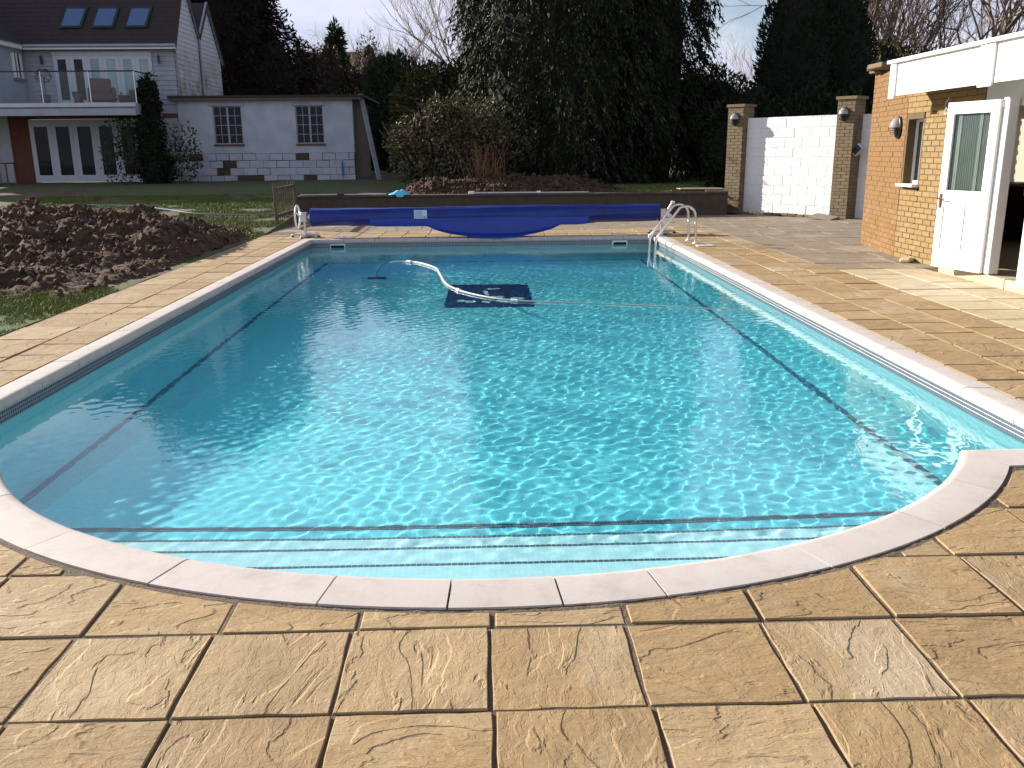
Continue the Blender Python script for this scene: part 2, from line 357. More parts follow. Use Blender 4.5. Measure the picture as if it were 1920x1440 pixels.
for k in range(N):
    a = AXC - 2.5 + 5 * k / N; b = AXC - 2.5 + 5 * (k + 1) / N
    E_ = (EO[0] - .08, EO[1] - .08); ya = ey(a, E_); yb_ = ey(b, E_)
    bed.prism([(a, -3), (b, -3), (b, yb_), (a, ya)], -.12, ZB)
paving = bed.obj('paving', m_mortar, kind='structure')
rs = random.Random(7)
def slab_poly(w, d, r, j=.004):
    pts = []
    for (x0, y0, x1, y1) in ((-w, -d, w, -d), (w, -d, w, d), (w, d, -w, d), (-w, d, -w, -d)):
        for k in range(5):
            u = k / 5; e = 0 if k == 0 else r.uniform(-j, j)
            px, py = x0 + (x1 - x0) * u, y0 + (y1 - y0) * u
            nx, ny = (y1 - y0), -(x1 - x0); L = math.hypot(nx, ny); pts.append((px + nx / L * e, py + ny / L * e))
    return pts
variants = [MB().prism(slab_poly(.2225, .2225, rs), -.03, 0, .003).mesh('paving_slab', m_slab) for _ in range(6)]
n_slab = 0
def slab(me, x, y, sc=(1, 1), rot=None, z=0.):
    global n_slab
    n_slab += 1
    r = rot if rot is not None else rs.choice((0, 1, 2, 3)) * PI / 2
    if abs(sc[0] - sc[1]) > .02 and rot is None: r = rs.choice((0, PI))
    link(me, 'paving_slab', paving, (x, y, z + rs.uniform(-.003, .003)), (rs.uniform(-.006, .006), rs.uniform(-.006, .006), r + rs.uniform(-.008, .008)), scale=(sc[0], sc[1], 1))
PIT = .46; X0 = -1.367; Y0 = 1.30
for j in range(7):
    ya, yc_ = Y0 + PIT * j, Y0 + PIT * (j + 1)
    shx = rs.uniform(-.02, .02)
    for i in range(-7, 16):
        xa, xb = X0 + PIT * i + shx, X0 + PIT * (i + 1) + shx
        if xa < PX0 - .03 or xb > 6.0 or (xa + xb) / 2 > 5.95: continue
        if ya > SH_O: continue
        if j == 0 and (xb < -2 or xa > 2.2): continue
        if j == 1 and (xb < -2.6 or xa > 2.7): continue
        if j == 2 and (xb < -3.1 or xa > 3.2): continue
        g = .017 + rs.uniform(0, .005)
        xs = [xa + g / 2 + (xb - xa - g) * k / 12 for k in range(13)]
        lim = [yb(x) - .035 for x in xs]; top = [min(yc_ - g / 2, l) for l in lim]
        if abs((xa + xb) / 2 - AXC) > 3.2 and yc_ > SH_O: top = [min(t_, SH_O - .01) for t_ in top]
        if min(top) >= yc_ - g / 2 - 1e-6:
            slab(rs.choice(variants), (xa + xb) / 2, (ya + yc_) / 2)
        else:
            pts = [(x, t_) for x, t_ in zip(xs, top) if t_ > ya + g / 2 + .03]
            if len(pts) < 3: continue
            cx, cy = (xa + xb) / 2, (ya + yc_) / 2
            poly = [(pts[0][0] - cx, ya + g / 2 - cy), (pts[-1][0] - cx, ya + g / 2 - cy)] + [(p[0] - cx, p[1] - cy) for p in reversed(pts)]
            slab(MB().prism(poly, -.03, 0, .004).mesh('paving_slab', m_slab), cx, cy, rot=0.)
def strip(x0, x1, y0, y1, step, me_list, off=0., vary=.0):
    y = y0 + off
    if off > .08: slab(rs.choice(me_list), (x0 + x1) / 2, y0 + off / 2, ((x1 - x0 - .02) / .442, (off - .02) / .442))
    while y < y1 - .05:
        st = min(step * rs.uniform(1 - vary, 1 + vary), y1 - y)
        slab(rs.choice(me_list), (x0 + x1) / 2, y + st / 2, ((x1 - x0 - .018) / .442, (st - .018) / .442)); y += st
strip(-4.31, -3.785, 4.52, 17.6, .60, variants, 0, .25)
strip(-3.785, -XO - .015, 4.14, 16.74, .46, variants, .2, .2)
strip(XO + .015, 3.80, 4.14, 16.74, .45, variants, .3, .02)
strip(3.80, 4.25, 4.52, 17.2, .45, variants, .15, .03)
strip(4.25, 4.68, 4.52, 11.6, .46, variants, .3, .03)
strip(4.25, 4.60, 11.6, 17.2, .6, variants, .1, .2)
pale = [MB().prism(slab_poly(.2225, .2225, rs), -.03, 0, .003).mesh('paving_slab', m_slab_pale) for _ in range(4)]
strip(4.68, 5.30, 4.52, 11.6, .45, pale, .1, .2)
strip(5.30, 5.84, 4.52, 11.6, .62, pale, .3, .2)
far_new, far_old = MB(), MB()
def joined(mb, x0, x1, y0, y1, w, d, gap, jit):
    y = y0; row = 0
    while y < y1 - .02:
        x = x0 - (row % 2) * w * .5 * 0
        while x < x1 - .02:
            ww = min(w * rs.uniform(1 - jit, 1 + jit), x1 - x); dd = min(d, y1 - y)
            zz = rs.uniform(-.003, .003)
            mb.prism([(x + gap, y + gap), (x + ww - gap, y + gap), (x + ww - gap, y + dd - gap), (x + gap, y + dd - gap)], -.03, zz); x += ww
        y += d; row += 1
joined(far_new, -3.785, 3.80, 16.76, 18.14, .45, .46, .010, .02)
joined(far_new, 3.80, 4.60, 17.2, 18.1, .42, .46, .010, .02)
joined(far_old, -4.31, 4.6, 18.14, 21.78, .6, .6, .008, .2)
joined(far_old, 4.6, 9.1, 11.62, 21.78, .6, .6, .008, .2)
far_new.obj('far_paving_slabs', m_slab, paving, kind='stuff'); far_old.obj('old_paving_slabs', m_slab_old, paving, kind='stuff')

# ------------------------------------------------------------------ pool shell
def prof(y): return float(np.interp(y, [4.5, 5, 7, 9, 11, 15, 17], [-.9, -.92, -1.07, -1.13, -1.22, -1.35, -1.38]))
YS = 4.34
th = math.acos((AYC - YS) / EW[1])                       # where the arc meets the shoulder wall line
outline = [(XW, YS), (XW, YF0 + .03), (-XW, YF0 + .03), (-XW, YS)]
arc = [(AXC + EW[0] * math.sin(a), AYC - EW[1] * math.cos(a)) for a in np.linspace(-th, th, 61)]
outline += arc
sh = MB()
n = len(outline)
for i in range(n):
    a, b = outline[i], outline[(i + 1) % n]; L = math.hypot(b[0] - a[0], b[1] - a[1]); k = max(1, int(L / 2))
    sh.add([(a[0], a[1], -1.5), (b[0], b[1], -1.5), (b[0], b[1], -.03), (a[0], a[1], -.03)], [(3, 2, 1, 0)])
shell = sh.obj('pool_shell', m_tile_wall, kind='structure')
fl = MB(); ys = np.concatenate([np.linspace(4.2, 16.6, 40)])
for i in range(len(ys) - 1):
    fl.add([(-XW - .02, ys[i], prof(ys[i])), (XW + .02, ys[i], prof(ys[i])), (XW + .02, ys[i + 1], prof(ys[i + 1])), (-XW - .02, ys[i + 1], prof(ys[i + 1]))], [(0, 1, 2, 3)], True)
floor = fl.obj('pool_floor', m_tile_floor, shell)
recv = [shell, floor]
STEPS = [(3.60, -.3), (3.95, -.5), (4.25, -.7)]
for k, (y, z) in enumerate(STEPS):
    s_ = MB(); s_.box((-3.1, 2.85 if k == 0 else STEPS[k - 1][0] - .05, -1.4), (3.1, y, z)); recv.append(s_.obj('pool_step', m_tile_step, shell))
    e_ = MB(); q = -3.0
    while q < 3.0: e_.box((q, y - .017, z - .001), (q + .0225, y + .002, z + .003)); q += .026
    recv.append(e_.obj('step_edge_tiles', m_tile_dark, shell, kind='stuff'))
e_ = MB(); q = -3.0; yl = 4.53
while q < 3.0:
    for d_ in (0, .026): e_.box((q, yl + d_, prof(4.5) - .01), (q + .0225, yl + d_ + .020, prof(4.5) + .004))
    q += .026
recv.append(e_.obj('step_edge_tiles', m_tile_dark, shell, kind='stuff'))
# lane lines
for sx_ in (-1, 1):
    l_ = MB(); yy = np.linspace(4.56, 15.5, 30)
    for i in range(len(yy) - 1):
        x0, x1 = sx_ * 2.74 - .027, sx_ * 2.74 + .027
        l_.add([(x0, yy[i], prof(yy[i]) + .005), (x1, yy[i], prof(yy[i]) + .005), (x1, yy[i + 1], prof(yy[i + 1]) + .005), (x0, yy[i + 1], prof(yy[i + 1]) + .005)], [(0, 1, 2, 3)])
    recv.append(l_.obj('lane_line', m_tile_lane, shell))
recv.append(MB().box((-2.70, 15.45, prof(15.4) - .02), (2.70, 15.5, prof(15.5) + .006)).obj('lane_line', m_tile_lane, shell))
# dark mosaic panel on the floor with pale motifs
pn = MB(); yy = np.linspace(11.02, 12.86, 8)
for i in range(7):
    pn.add([(-.52, yy[i], prof(yy[i]) + .006), (.62, yy[i], prof(yy[i]) + .006), (.62, yy[i + 1], prof(yy[i + 1]) + .006), (-.52, yy[i + 1], prof(yy[i + 1]) + .006)], [(0, 1, 2, 3)])
panel = pn.obj('mosaic_panel', m_tile_navy, shell); recv.append(panel)
mo = MB()
for (cx, cy, rx, ry, ro) in ((.28, 11.45, .12, .10, .2), (.42, 11.62, .10, .10, -.3), (.16, 11.75, .10, .12, .5), (.02, 12.1, .035, .22, .1), (-.2, 11.42, .07, .10, 0), (-.32, 11.5, .06, .10, 0), (.02, 11.4, .05, .08, .4), (.12, 12.45, .12, .05, .2)):
    pts = []
    for k in range(14):
        a = 2 * PI * k / 14; x, y = rx * math.cos(a) * (1 + .2 * math.sin(3 * a)), ry * math.sin(a)
        X, Y = cx + x * math.cos(ro) - y * math.sin(ro), cy + x * math.sin(ro) + y * math.cos(ro); pts.append((X, Y, prof(Y) + .010))
    mo.add(pts, [tuple(range(14))])
recv.append(mo.obj('mosaic_motif', m_tile_step, panel))
# waterline tile band (three rows), as real little tiles on a grout strip
gb, tb = MB(), MB()
def band(p, q, inward):                                  # straight run p->q; inward normal
    d = Vector((q[0] - p[0], q[1] - p[1])); L = d.length; d /= L; nx, ny = inward
    a = Vector((p[0] + nx * .003, p[1] + ny * .003)); b = a + d * L
    gb.add([(a.x, a.y, -.175), (b.x, b.y, -.175), (b.x, b.y, -.045), (a.x, a.y, -.045)], [(0, 1, 2, 3)])
    s_ = .002
    while s_ < L - .02:
        for r_ in range(3):
            z1 = -.066 - r_ * .0275; z0 = z1 - .0235; o = .006
            c0 = Vector((p[0], p[1])) + d * s_; c1 = c0 + d * .0235
            tb.add([(c0.x + nx * o, c0.y + ny * o, z0), (c1.x + nx * o, c1.y + ny * o, z0), (c1.x + nx * o, c1.y + ny * o, z1), (c0.x + nx * o, c0.y + ny * o, z1)], [(0, 1, 2, 3)])
        s_ += .0275
band((XW, YS), (XW, YF0 + .03), (-1, 0)); band((-XW, YF0 + .03), (-XW, YS), (1, 0)); band((XW, YF0 + .03), (-XW, YF0 + .03), (0, -1))
for i in range(len(arc) - 1):
    mxp = ((arc[i][0] + arc[i + 1][0]) / 2 - AXC, (arc[i][1] + arc[i + 1][1]) / 2 - AYC); L = math.hypot(*mxp); band(arc[i], arc[i + 1], (-mxp[0] / L, -mxp[1] / L))
gb.obj('tile_grout', m_grout, shell); tb.obj('waterline_tiles', m_tile_dark, shell, kind='stuff')
# coping
PROF = [(.014, -.064), (.003, -.052), (0, -.034), (.002, -.012), (.012, .002), (.028, .009), (.05, .011)]
def coping(inner, outer):                                # matching point lists; profile blends from inner to outer
    m_ = MB(); vs = []; k = len(PROF) + 2
    for (ax, ay), (bx, by) in zip(inner, outer):
        L = math.hypot(bx - ax, by - ay); ux, uy = (bx - ax) / L, (by - ay) / L
        for u, z in PROF: vs.append((ax + ux * u, ay + uy * u, z))
        vs.append((bx, by, .003)); vs.append((bx, by, -.034))
    n_ = len(inner); fs = [(i * k + j, i * k + j + 1, (i + 1) * k + j + 1, (i + 1) * k + j) for i in range(n_ - 1) for j in range(k - 1)]
    fs += [(i * k + k - 1, i * k, (i + 1) * k, (i + 1) * k + k - 1) for i in range(n_ - 1)]
    m_.add(vs, fs, False); m_.add(vs[:k], [tuple(range(k - 1, -1, -1))]); m_.add(vs[-k:], [tuple(range(k))])
    me = m_.mesh('coping_stone', m_cop); sm = [abs(0) == 0] * len(me.polygons); me.polygons.foreach_set('use_smooth', [len(p.vertices) == 4 for p in me.polygons]); me.set_sharp_from_angle(angle=.6)
    c0 = link(me, 'coping_stone', shell); c0.location.z = rs.uniform(-.0015, .0015); return c0
G_ = .004
def straight(p, q, off, step):
    d = Vector((q[0] - p[0], q[1] - p[1])); L = d.length; d /= L; k = max(1, round(L / step)); st = L / k
    for i in range(k):
        a = Vector(p) + d * (st * i + G_); b = Vector(p) + d * (st * (i + 1) - G_)
        coping([tuple(a), tuple(b)], [(a.x + off[0], a.y + off[1]), (b.x + off[0], b.y + off[1])])
W_ = XO - XI
straight((XI, SH_I), (XI, YF0), (W_, 0), .60); straight((-XI, YF0), (-XI, SH_I), (-W_, 0), .60)
straight((XI, YF0), (-XI, YF0), (0, YF1 - YF0), .60)
for sx_ in (-1, 1):                                      # far corner blocks
    x0, x1 = sorted((sx_ * XI, sx_ * XO)); MB().cbox((x0, YF0 + G_, -.034), (x1, YF1, .008), .004).obj('coping_stone', m_cop, shell)
ti = math.acos((AYC - SH_I) / EI[1]); to = math.acos((AYC - SH_O) / EO[1])
angs = [-ti, -.957, -.69, -.443, -.209, -.051, .087, .216, .456, .704, .933, ti]
for a, b in zip(angs[:-1], angs[1:]):
    A_ = np.linspace(a + .0014, b - .0014, 9)
    def oth(t_):                                         # end angles open out to meet the shoulders
        return t_ * (1 + (to / ti - 1) * (abs(t_) / ti) ** 6)
    coping([(AXC + EI[0] * math.sin(t_), AYC - EI[1] * math.cos(t_)) for t_ in A_], [(AXC + EO[0] * math.sin(oth(t_)), AYC - EO[1] * math.cos(oth(t_))) for t_ in A_])
xs_i, xs_o = EI[0] * math.sin(ti), EO[0] * math.sin(to)
gm = MB(); rg0 = np.random.default_rng(2)                # rough mortar fillet between the arc and the slabs
A_ = np.linspace(-to, to, 220); Vg = []
for t_ in A_:
    for o_, z_ in ((-.01, -.006), (.014, -.0045), (.032, -.003), (.052, -.008)):
        Vg.append((AXC + (EO[0] + o_) * math.sin(t_), AYC - (EO[1] + o_) * math.cos(t_), z_ + rg0.uniform(-.0025, .0025)))
gm.add(Vg, [(i * 4 + j, i * 4 + j + 1, (i + 1) * 4 + j + 1, (i + 1) * 4 + j) for i in range(219) for j in range(3)], True).obj('mortar_fillet', m_mortar, paving)
for sx_ in (-1, 1):
    A_ = [(AXC + sx_ * (xs_i + .004), SH_I), (sx_ * (XI + .0), SH_I)]; B_ = [(AXC + sx_ * (xs_o + .004), SH_O), (sx_ * XO, SH_O)]
    if sx_ > 0: A_.reverse(); B_.reverse()
    coping([(p[0], p[1]) for p in A_], B_)
    x0, x1 = sorted((sx_ * (XI + .004), sx_ * XO)); MB().prism([(x0, SH_O + .002), (x1, SH_O + .002), (x1, SH_I), (x0, SH_I)] if sx_ > 0 else [(x0, SH_O + .002), (x1, SH_O + .002), (x1, SH_I), (x0, SH_I)], -.034, .008, .003)
# skimmer mouths in the far wall
for cx in (-2.70, 2.52):
    k_ = MB(); k_.box((cx - .14, 16.472, -.155), (cx + .14, 16.484, -.07)); f_ = k_.obj('skimmer_frame', m_alu, shell)
    MB().box((cx - .12, 16.466, -.148), (cx + .12, 16.4715, -.100)).obj('skimmer_mouth', m_dark, f_)
for o in recv: o.cycles.is_caustics_receiver = True

# ------------------------------------------------------------------ water
D = .0205
x0, x1, y0, y1 = -6.6, 3.30, 2.95, 18.6  # sheet runs on unseen under the paving, added so refracted sun reaches the floor
nx_, ny_ = int((x1 - x0) / D), int((y1 - y0) / D)
WX, WY = np.meshgrid(np.linspace(x0, x1, nx_), np.linspace(y0, y1, ny_))
rng = np.random.default_rng(11); Z = np.zeros_like(WX)
warp = (fbm(WX * 1.1, WY * 1.1, 3, 3) - .5) * .5
for i in range(60):
    lam = rng.uniform(.06, .15); kk = 2 * PI / lam; a = rng.normal(1.3, 1.1)
    Z += .00012 * (lam / .1) ** 1.3 * np.sin(kk * ((WX + warp * .3) * math.cos(a) + (WY + warp * .3) * math.sin(a)) + rng.uniform(0, 7))
for i in range(8):
    lam = rng.uniform(.5, 1.3); kk = 2 * PI / lam; a = rng.uniform(0, 6.3)
    Z += .0006 * np.sin(kk * (WX * math.cos(a) + WY * math.sin(a)) + rng.uniform(0, 7))
amp = .55 + .75 * fbm(WX * .35, WY * .35, 3, 9)
calm = 1 - .6 * np.clip((-.6 - WX) / 1.5, 0, 1) * np.clip((8.2 - WY) / 2, 0, 1)        # the water lies stiller in the near left bay
near = 1 - .55 * np.clip((4.9 - WY) / 1.0, 0, 1)
Z = Z * amp * calm * near * .47 - .145
ix = np.arange(nx_ * ny_).reshape(ny_, nx_)
FQ = np.stack([ix[:-1, :-1], ix[:-1, 1:], ix[1:, 1:], ix[1:, :-1]], -1).reshape(-1, 4)
wobj = link(npmesh('pool_water', np.stack([WX, WY, Z], -1).reshape(-1, 3), FQ, m_water, True), 'pool_water', kind='structure')
wobj.cycles.is_caustics_caster = True
# ------------------------------------------------------------------ brick helper
def brick_run(parent, P, e, nrm, L, H, mat, joint, per_obj=True, z0=0., bw=.225, bh=.075, proud=.008, holes=(), seed=0, name='brick', depth=.06, gap=.010, back=True):
    """bricks on a face: P start (x,y), e unit along, nrm unit outwards; holes = (s0,s1,z0,z1)."""
    r = random.Random(seed); e = Vector((e[0], e[1], 0)); nn = Vector((nrm[0], nrm[1], 0)); ang = math.atan2(e.y, e.x)
    out = MB(); objs = []; meshes = {}
    row = 0; z = z0
    while z < z0 + H - .02:
        s_ = -(row % 2) * bw / 2
        while s_ < L - .01:
            a, b = max(s_, 0) + gap / 2, min(s_ + bw, L) - gap / 2; zt = min(z + bh - gap, z0 + H)
            s_ += bw
            if b - a < .03: continue
            segs = [(a, b)]
            for h in holes:
                if zt > h[2] and z < h[3]:
                    new = []
                    for (p, q) in segs:
                        if q <= h[0] or p >= h[1]: new.append((p, q))
                        else:
                            if p < h[0] - .02: new.append((p, h[0]))
                            if q > h[1] + .02: new.append((h[1], q))
                    segs = new
            for p, q in segs:
                j = r.uniform(-.003, .003); key = round(q - p, 2)
                c = Vector((P[0], P[1], 0)) + e * ((p + q) / 2) + nn * (j + proud - depth / 2)
                if per_obj:
                    if key not in meshes: meshes[key] = MB().cbox((-key / 2, -depth / 2, 0), (key / 2, depth / 2, bh - gap), .004).mesh(name, mat)
                    objs.append(link(meshes[key], name, parent, (c.x, c.y, z + r.uniform(-.001, .001)), (0, r.uniform(-.006, .006), ang)))
                else:
                    Mx = Matrix.Translation((c.x, c.y, z)) @ Matrix.Rotation(ang, 4, 'Z')
                    out.box((-(q - p) / 2, -depth / 2, 0), ((q - p) / 2, depth / 2, bh - gap), Mx)
        z += bh; row += 1
    if not per_obj and out.v: objs.append(out.obj(name + 's', mat, parent, kind='stuff'))
    return objs
def slab_along(mb, P, e, nn, s0, s1, n0, n1, z0, z1):    # box in a wall's own frame
    Mx = Matrix(((e[0], nn[0], 0, P[0]), (e[1], nn[1], 0, P[1]), (0, 0, 1, 0), (0, 0, 0, 1))); return mb.box((s0, n0, z0), (s1, n1, z1), Mx)

# ------------------------------------------------------------------ retaining wall behind the pool
rw = thing('retaining_wall', 'low dark brick retaining wall running behind the blue cover reel', 'wall', (0, 21.9, 0))
MB().box((-4.5, -.1, -.1), (5.95, .12, .50)).obj('wall_core', m_joint_old, rw)
m_brick_dk = pm('shade_dark_brown_brick', (.085, .065, .045), (.05, .04, .028), .9, 6, .6, 60, .008)  # brown brick colour darkened to carry the shade that lies on the wall
bb = brick_run(rw, (-4.5, -.1), (1, 0), (0, -1), 10.45, .50, m_brick_dk, None, per_obj=False, seed=2)
cp = MB(); x = -4.5
while x < 5.9:
    cp.cbox((x + .004, -.15, .503), (min(x + .6, 5.95) - .004, .16, .552), .006); x += .6
cp.obj('coping_slabs', m_brick_dk, rw, kind='stuff')

# ------------------------------------------------------------------ picket fence
fn = thing('picket_fence', 'short run of weathered grey picket fence at the left end of the retaining wall', 'fence', (-4.40, 19.2, 0), 0)
pk = MB().cbox((-.006, -.018, 0), (.006, .018, .95), .003).mesh('picket', m_wood_grey)
for k in range(10): link(pk, 'picket', fn, (.02 + rs.uniform(-.004, .004), .10 + k * .19, rs.uniform(-.03, .02)), (rs.uniform(-.02, .02), rs.uniform(-.015, .015), 0))
for z in (.22, .78): MB().cbox((-.045, 0, z), (.005, 2.05, z + .065), .004).obj('rail', m_wood_grey, fn)
for y in (.0, 2.0): MB().cbox((-.035, y - .03, -.1), (.025, y + .03, .93), .006).obj('post', m_wood_grey, fn)

# ------------------------------------------------------------------ cover reel
rl = thing('cover_reel', 'long roller stand with hand wheels that carries the dark blue rolled pool cover', 'cover reel', (0, 17.12, 0))
AZ = .375
MB().tube([(-3.42, 0, AZ), (3.46, 0, AZ)], .045, 12).obj('roller_tube', m_alu, rl)
def reel_stand(x, sx_):
    s_ = MB(); s_.cbox((x - .022, -.022, .05), (x + .022, .022, AZ + .02), .004); o = s_.obj('stand_post', m_alu, rl)
    MB().cbox((x - .06, -.07, AZ - .09), (x + .06, .07, AZ + .09), .012).obj('bearing_plate', m_alu, rl)
    f_ = MB(); f_.cbox((x - .04, -.34, .018), (x + .04, .34, .055), .008); f_.cbox((x - .26, -.035, .02), (x + .26, .035, .06), .008); f_.obj('foot_bar', m_alu, rl)
    for (cx, cy) in ((x, -.33), (x, .33), (x - .25, 0), (x + .25, 0)): MB().lathe([(.0, 0), (.035, 0), (.035, .022), (0, .022)], (cx, cy, 0), n=12).obj('foot_pad', m_black, rl)
    for k in range(3):
        a = k * PI / 3
        MB().tube([(x + sx_ * .02, -.1 * math.cos(a), AZ - .1 * math.sin(a)), (x + sx_ * .02, .1 * math.cos(a), AZ + .1 * math.sin(a))], .008, 6).obj('bolt_arm', m_alu, rl)
reel_stand(-3.40, -1); reel_stand(3.42, 1)
wl = MB(); R0 = .215; pts = [(-3.53, R0 * math.cos(a), AZ + R0 * math.sin(a)) for a in np.linspace(0, 2 * PI, 29)]
wl.tube(pts, .018, 8, cap=False)
for k in range(3):
    a = k * 2 * PI / 3 + .5; wl.tube([(-3.46, 0, AZ), (-3.50, .12 * math.cos(a), AZ + .12 * math.sin(a)), (-3.53, R0 * math.cos(a), AZ + R0 * math.sin(a))], [.022, .016, .014], 8)
wl.lathe([(0, -3.40), (.05, -3.40), (.04, -3.48), (0, -3.49)], (0, 0, AZ), 'X', 12)
wl.obj('hand_wheel', m_upvc, rl)
w2 = MB()
for k in range(3):
    a = k * 2 * PI / 3 + PI / 2 + .25; w2.tube([(3.50, 0, AZ), (3.54, .1 * math.cos(a), AZ + .1 * math.sin(a)), (3.60, .21 * math.cos(a), AZ + .21 * math.sin(a))], [.03, .02, .018], 8)
    w2.lathe([(0, 3.57), (.03, 3.575), (.03, 3.64), (0, 3.65)], (0, .21 * math.cos(a), AZ + .21 * math.sin(a)), 'X', 10)
w2.lathe([(0, 3.44), (.05, 3.44), (.04, 3.52), (0, 3.53)], (0, 0, AZ), 'X', 12)
w2.obj('hand_wheel', m_upvc, rl)
# the rolled cover itself
cv = thing('pool_cover', 'deep blue pool cover rolled on the reel, one tongue of it on the paving', 'pool cover', (0, 17.12, 0))
nX, nA = 120, 40; V = []; F = []
for i in range(nX + 1):
    x = -3.27 + 6.63 * i / nX
    for k in range(nA):
        a = 2 * PI * k / nA
        R = .165 + .006 * math.sin(x * 1.3 + 1) + .018 * max(0, math.sin(a + 3.6)) * (1 if -2.5 < x < 2.1 else .2) + .004 * math.sin(9 * a + x * 2) + .003 * math.sin(x * 7)
        V.append((x, R * math.cos(a), AZ + .005 + R * math.sin(a) + .012 * (x / 3.3)))
for i in range(nX):
    for k in range(nA): F.append((i * nA + k, i * nA + (k + 1) % nA, (i + 1) * nA + (k + 1) % nA, (i + 1) * nA + k))
MB().add(V, F, True).obj('rolled_sheet', m_blue, cv)
for xe in (-3.27, 3.36):
    e_ = MB(); sp = []
    for k in range(90): a = k * .42; r_ = .045 + .115 * k / 90; sp.append((xe + (.004 if xe > 0 else -.004), r_ * math.cos(a), AZ + r_ * math.sin(a)))
    e_.tube(sp, .004, 4); e_.lathe([(.0, xe), (.16, xe + .001)], (0, 0, AZ), 'X', 30); e_.obj('roll_end', m_blue_light, cv)
# hanging part, wide at the roll, tongue on the paving
V = []; F = []; nu, nv = 60, 22
for i in range(nu + 1):
    u = i / nu; x = -2.15 + 4.15 * u
    b = max(0, 1 - (2 * (x - .19) / 2.5) ** 2) if abs(x - .19) < 1.25 else 0
    b = b ** .8
    for j in range(nv + 1):
        v = j / nv
        e_ = min(1, (u / .06) ** .5, ((1 - u) / .06) ** .5); q0 = .222 - .022 * e_
        path = [(-.172, AZ - .03), (-.178, .26), (-.176 - .034 * b, q0 + (.025 - q0) * b), (-.176 - .14 * b, q0 - .004 + (.013 - q0) * b), (-.176 - .54 * b, q0 - .006 + (.013 - q0) * b)]
        q = v * 4; k = min(3, int(q)); f_ = q - k
        y = path[k][0] * (1 - f_) + path[k + 1][0] * f_; z = path[k][1] * (1 - f_) + path[k + 1][1] * f_
        z += .006 * math.sin(x * 5 + v * 3) * (v > .3) * b + .002
        V.append((x, y, max(z, .009)))
for i in range(nu):
    for j in range(nv): a = i * (nv + 1) + j; F.append((a, a + nv + 1, a + nv + 2, a + 1))
o = MB().add(V, F, True).obj('loose_tongue', m_blue_light, cv); mo_ = o.modifiers.new('s', 'SOLIDIFY'); mo_.thickness = .006
lb = MB(); lb.box((-1.31, -.198, .338), (-1.07, -.192, .495)).obj('printed_label', pm('label_sheet', (.62, .72, .86), (.58, .68, .84), .5, 4), cv)
tx = MB(); rt = random.Random(4)
for k in range(8):
    tx.box((-1.295, -.1995, .476 - k * .017), (-1.295 + rt.uniform(.12, .20), -.1983, .481 - k * .017))
tx.box((-1.125, -.1995, .347), (-1.10, -.1983, .372)); tx.obj('label_print', pm('label_ink', (.10, .16, .34)), cv)

# ------------------------------------------------------------------ ladder, deck plates, hose
ld = thing('pool_ladder', 'stainless steel ladder with two arched rails at the far right corner of the pool', 'ladder', (3.2, 15.33, 0))
def arch(y):
    P = [(.40, y, .0), (.39, y, .30), (.375, y, .46)]
    for a in np.linspace(0, 1, 12):
        t_ = a * (PI * .70); P.append((.375 - .17 * (1 - math.cos(t_)), y, .46 + .17 * math.sin(t_)))
    P += [(-.27, y, .10), (-.285, y, .06), (-.29, y, .0), (-.29, y, -.62)]
    return P
for k, y in enumerate((-.27, .27)):
    MB().tube(arch(y), .021, 12).obj('rail', m_steel, ld)
    MB().lathe([(0, 0), (.055, 0), (.055, .012), (.03, .02), (.03, .035), (0, .035)], (.40, y, 0), n=16).obj('base_flange', m_upvc, ld)
    MB().lathe([(.028, 0), (.034, .01), (.034, .05), (.028, .06)], (-.283, y, .055), n=14).obj('joint_cap', m_upvc, ld)
    MB().lathe([(0, -.70), (.03, -.69), (.034, -.64), (.03, -.60), (0, -.60)], (-.29, y, 0), n=12).obj('rubber_foot', m_upvc, ld)
for z in (-.28, -.52): MB().cbox((-.33, -.27, z - .012), (-.25, .27, z + .012), .006).obj('tread', m_steel, ld)
for (x, y, rz, lb_) in ((3.66, 14.66, 0, 'flat white lid let into the paving in front of the ladder feet'), (-2.62, 16.86, 0, 'flat white lid on the paving above the left skimmer, near the hand wheel'), (2.55, 16.80, 0, 'flat white lid on the paving above the right skimmer, left of the ladder')):
    t_ = thing('skimmer_lid', lb_, 'lid', (x, y, 0), rz, 'white lids around the pool')
    MB().cbox((-.14, -.10, .0), (.14, .10, .018), .006).obj('lid', m_upvc, t_); MB().cbox((-.03, -.012, .018), (.03, .012, .024), .003).obj('finger_grip', m_alu, t_)
hp = [(-1.66, 13.62, -1.15), (-1.66, 13.75, -.75), (-1.60, 13.95, -.30), (-1.52, 14.15, -.16), (-1.35, 14.19, -.146), (-1.20, 14.12, -.138), (-1.05, 13.98, -.134), (-.88, 13.66, -.132), (-.72, 13.22, -.132), (-.66, 12.8, -.132), (-.61, 12.4, -.132), (-.53, 11.75, -.132), (-.40, 11.24, -.132), (-.18, 10.78, -.133), (.13, 10.38, -.133), (.45, 10.18, -.133), (.8, 10.06, -.134), (1.3, 9.92, -.135), (1.8, 9.78, -.138), (2.35, 9.58, -.141), (2.85, 9.42, -.145), (3.05, 9.3, -.16), (3.14, 9.22, -.24)]
def smooth(P, k=6):
    out = []; P = [Vector(p) for p in P]
    for i in range(len(P) - 1):
        p0, p1, p2, p3 = P[max(i - 1, 0)], P[i], P[i + 1], P[min(i + 2, len(P) - 1)]
        for j in range(k):
            u = j / k; out.append(.5 * ((2 * p1) + (p2 - p0) * u + (2 * p0 - 5 * p1 + 4 * p2 - p3) * u * u + (3 * p1 - p0 - 3 * p2 + p3) * u ** 3))
    return out + [P[-1]]
hs = thing('vacuum_hose', 'white ribbed vacuum hose floating across the pool over the dark mosaic panel', 'hose', (0, 0, 0))
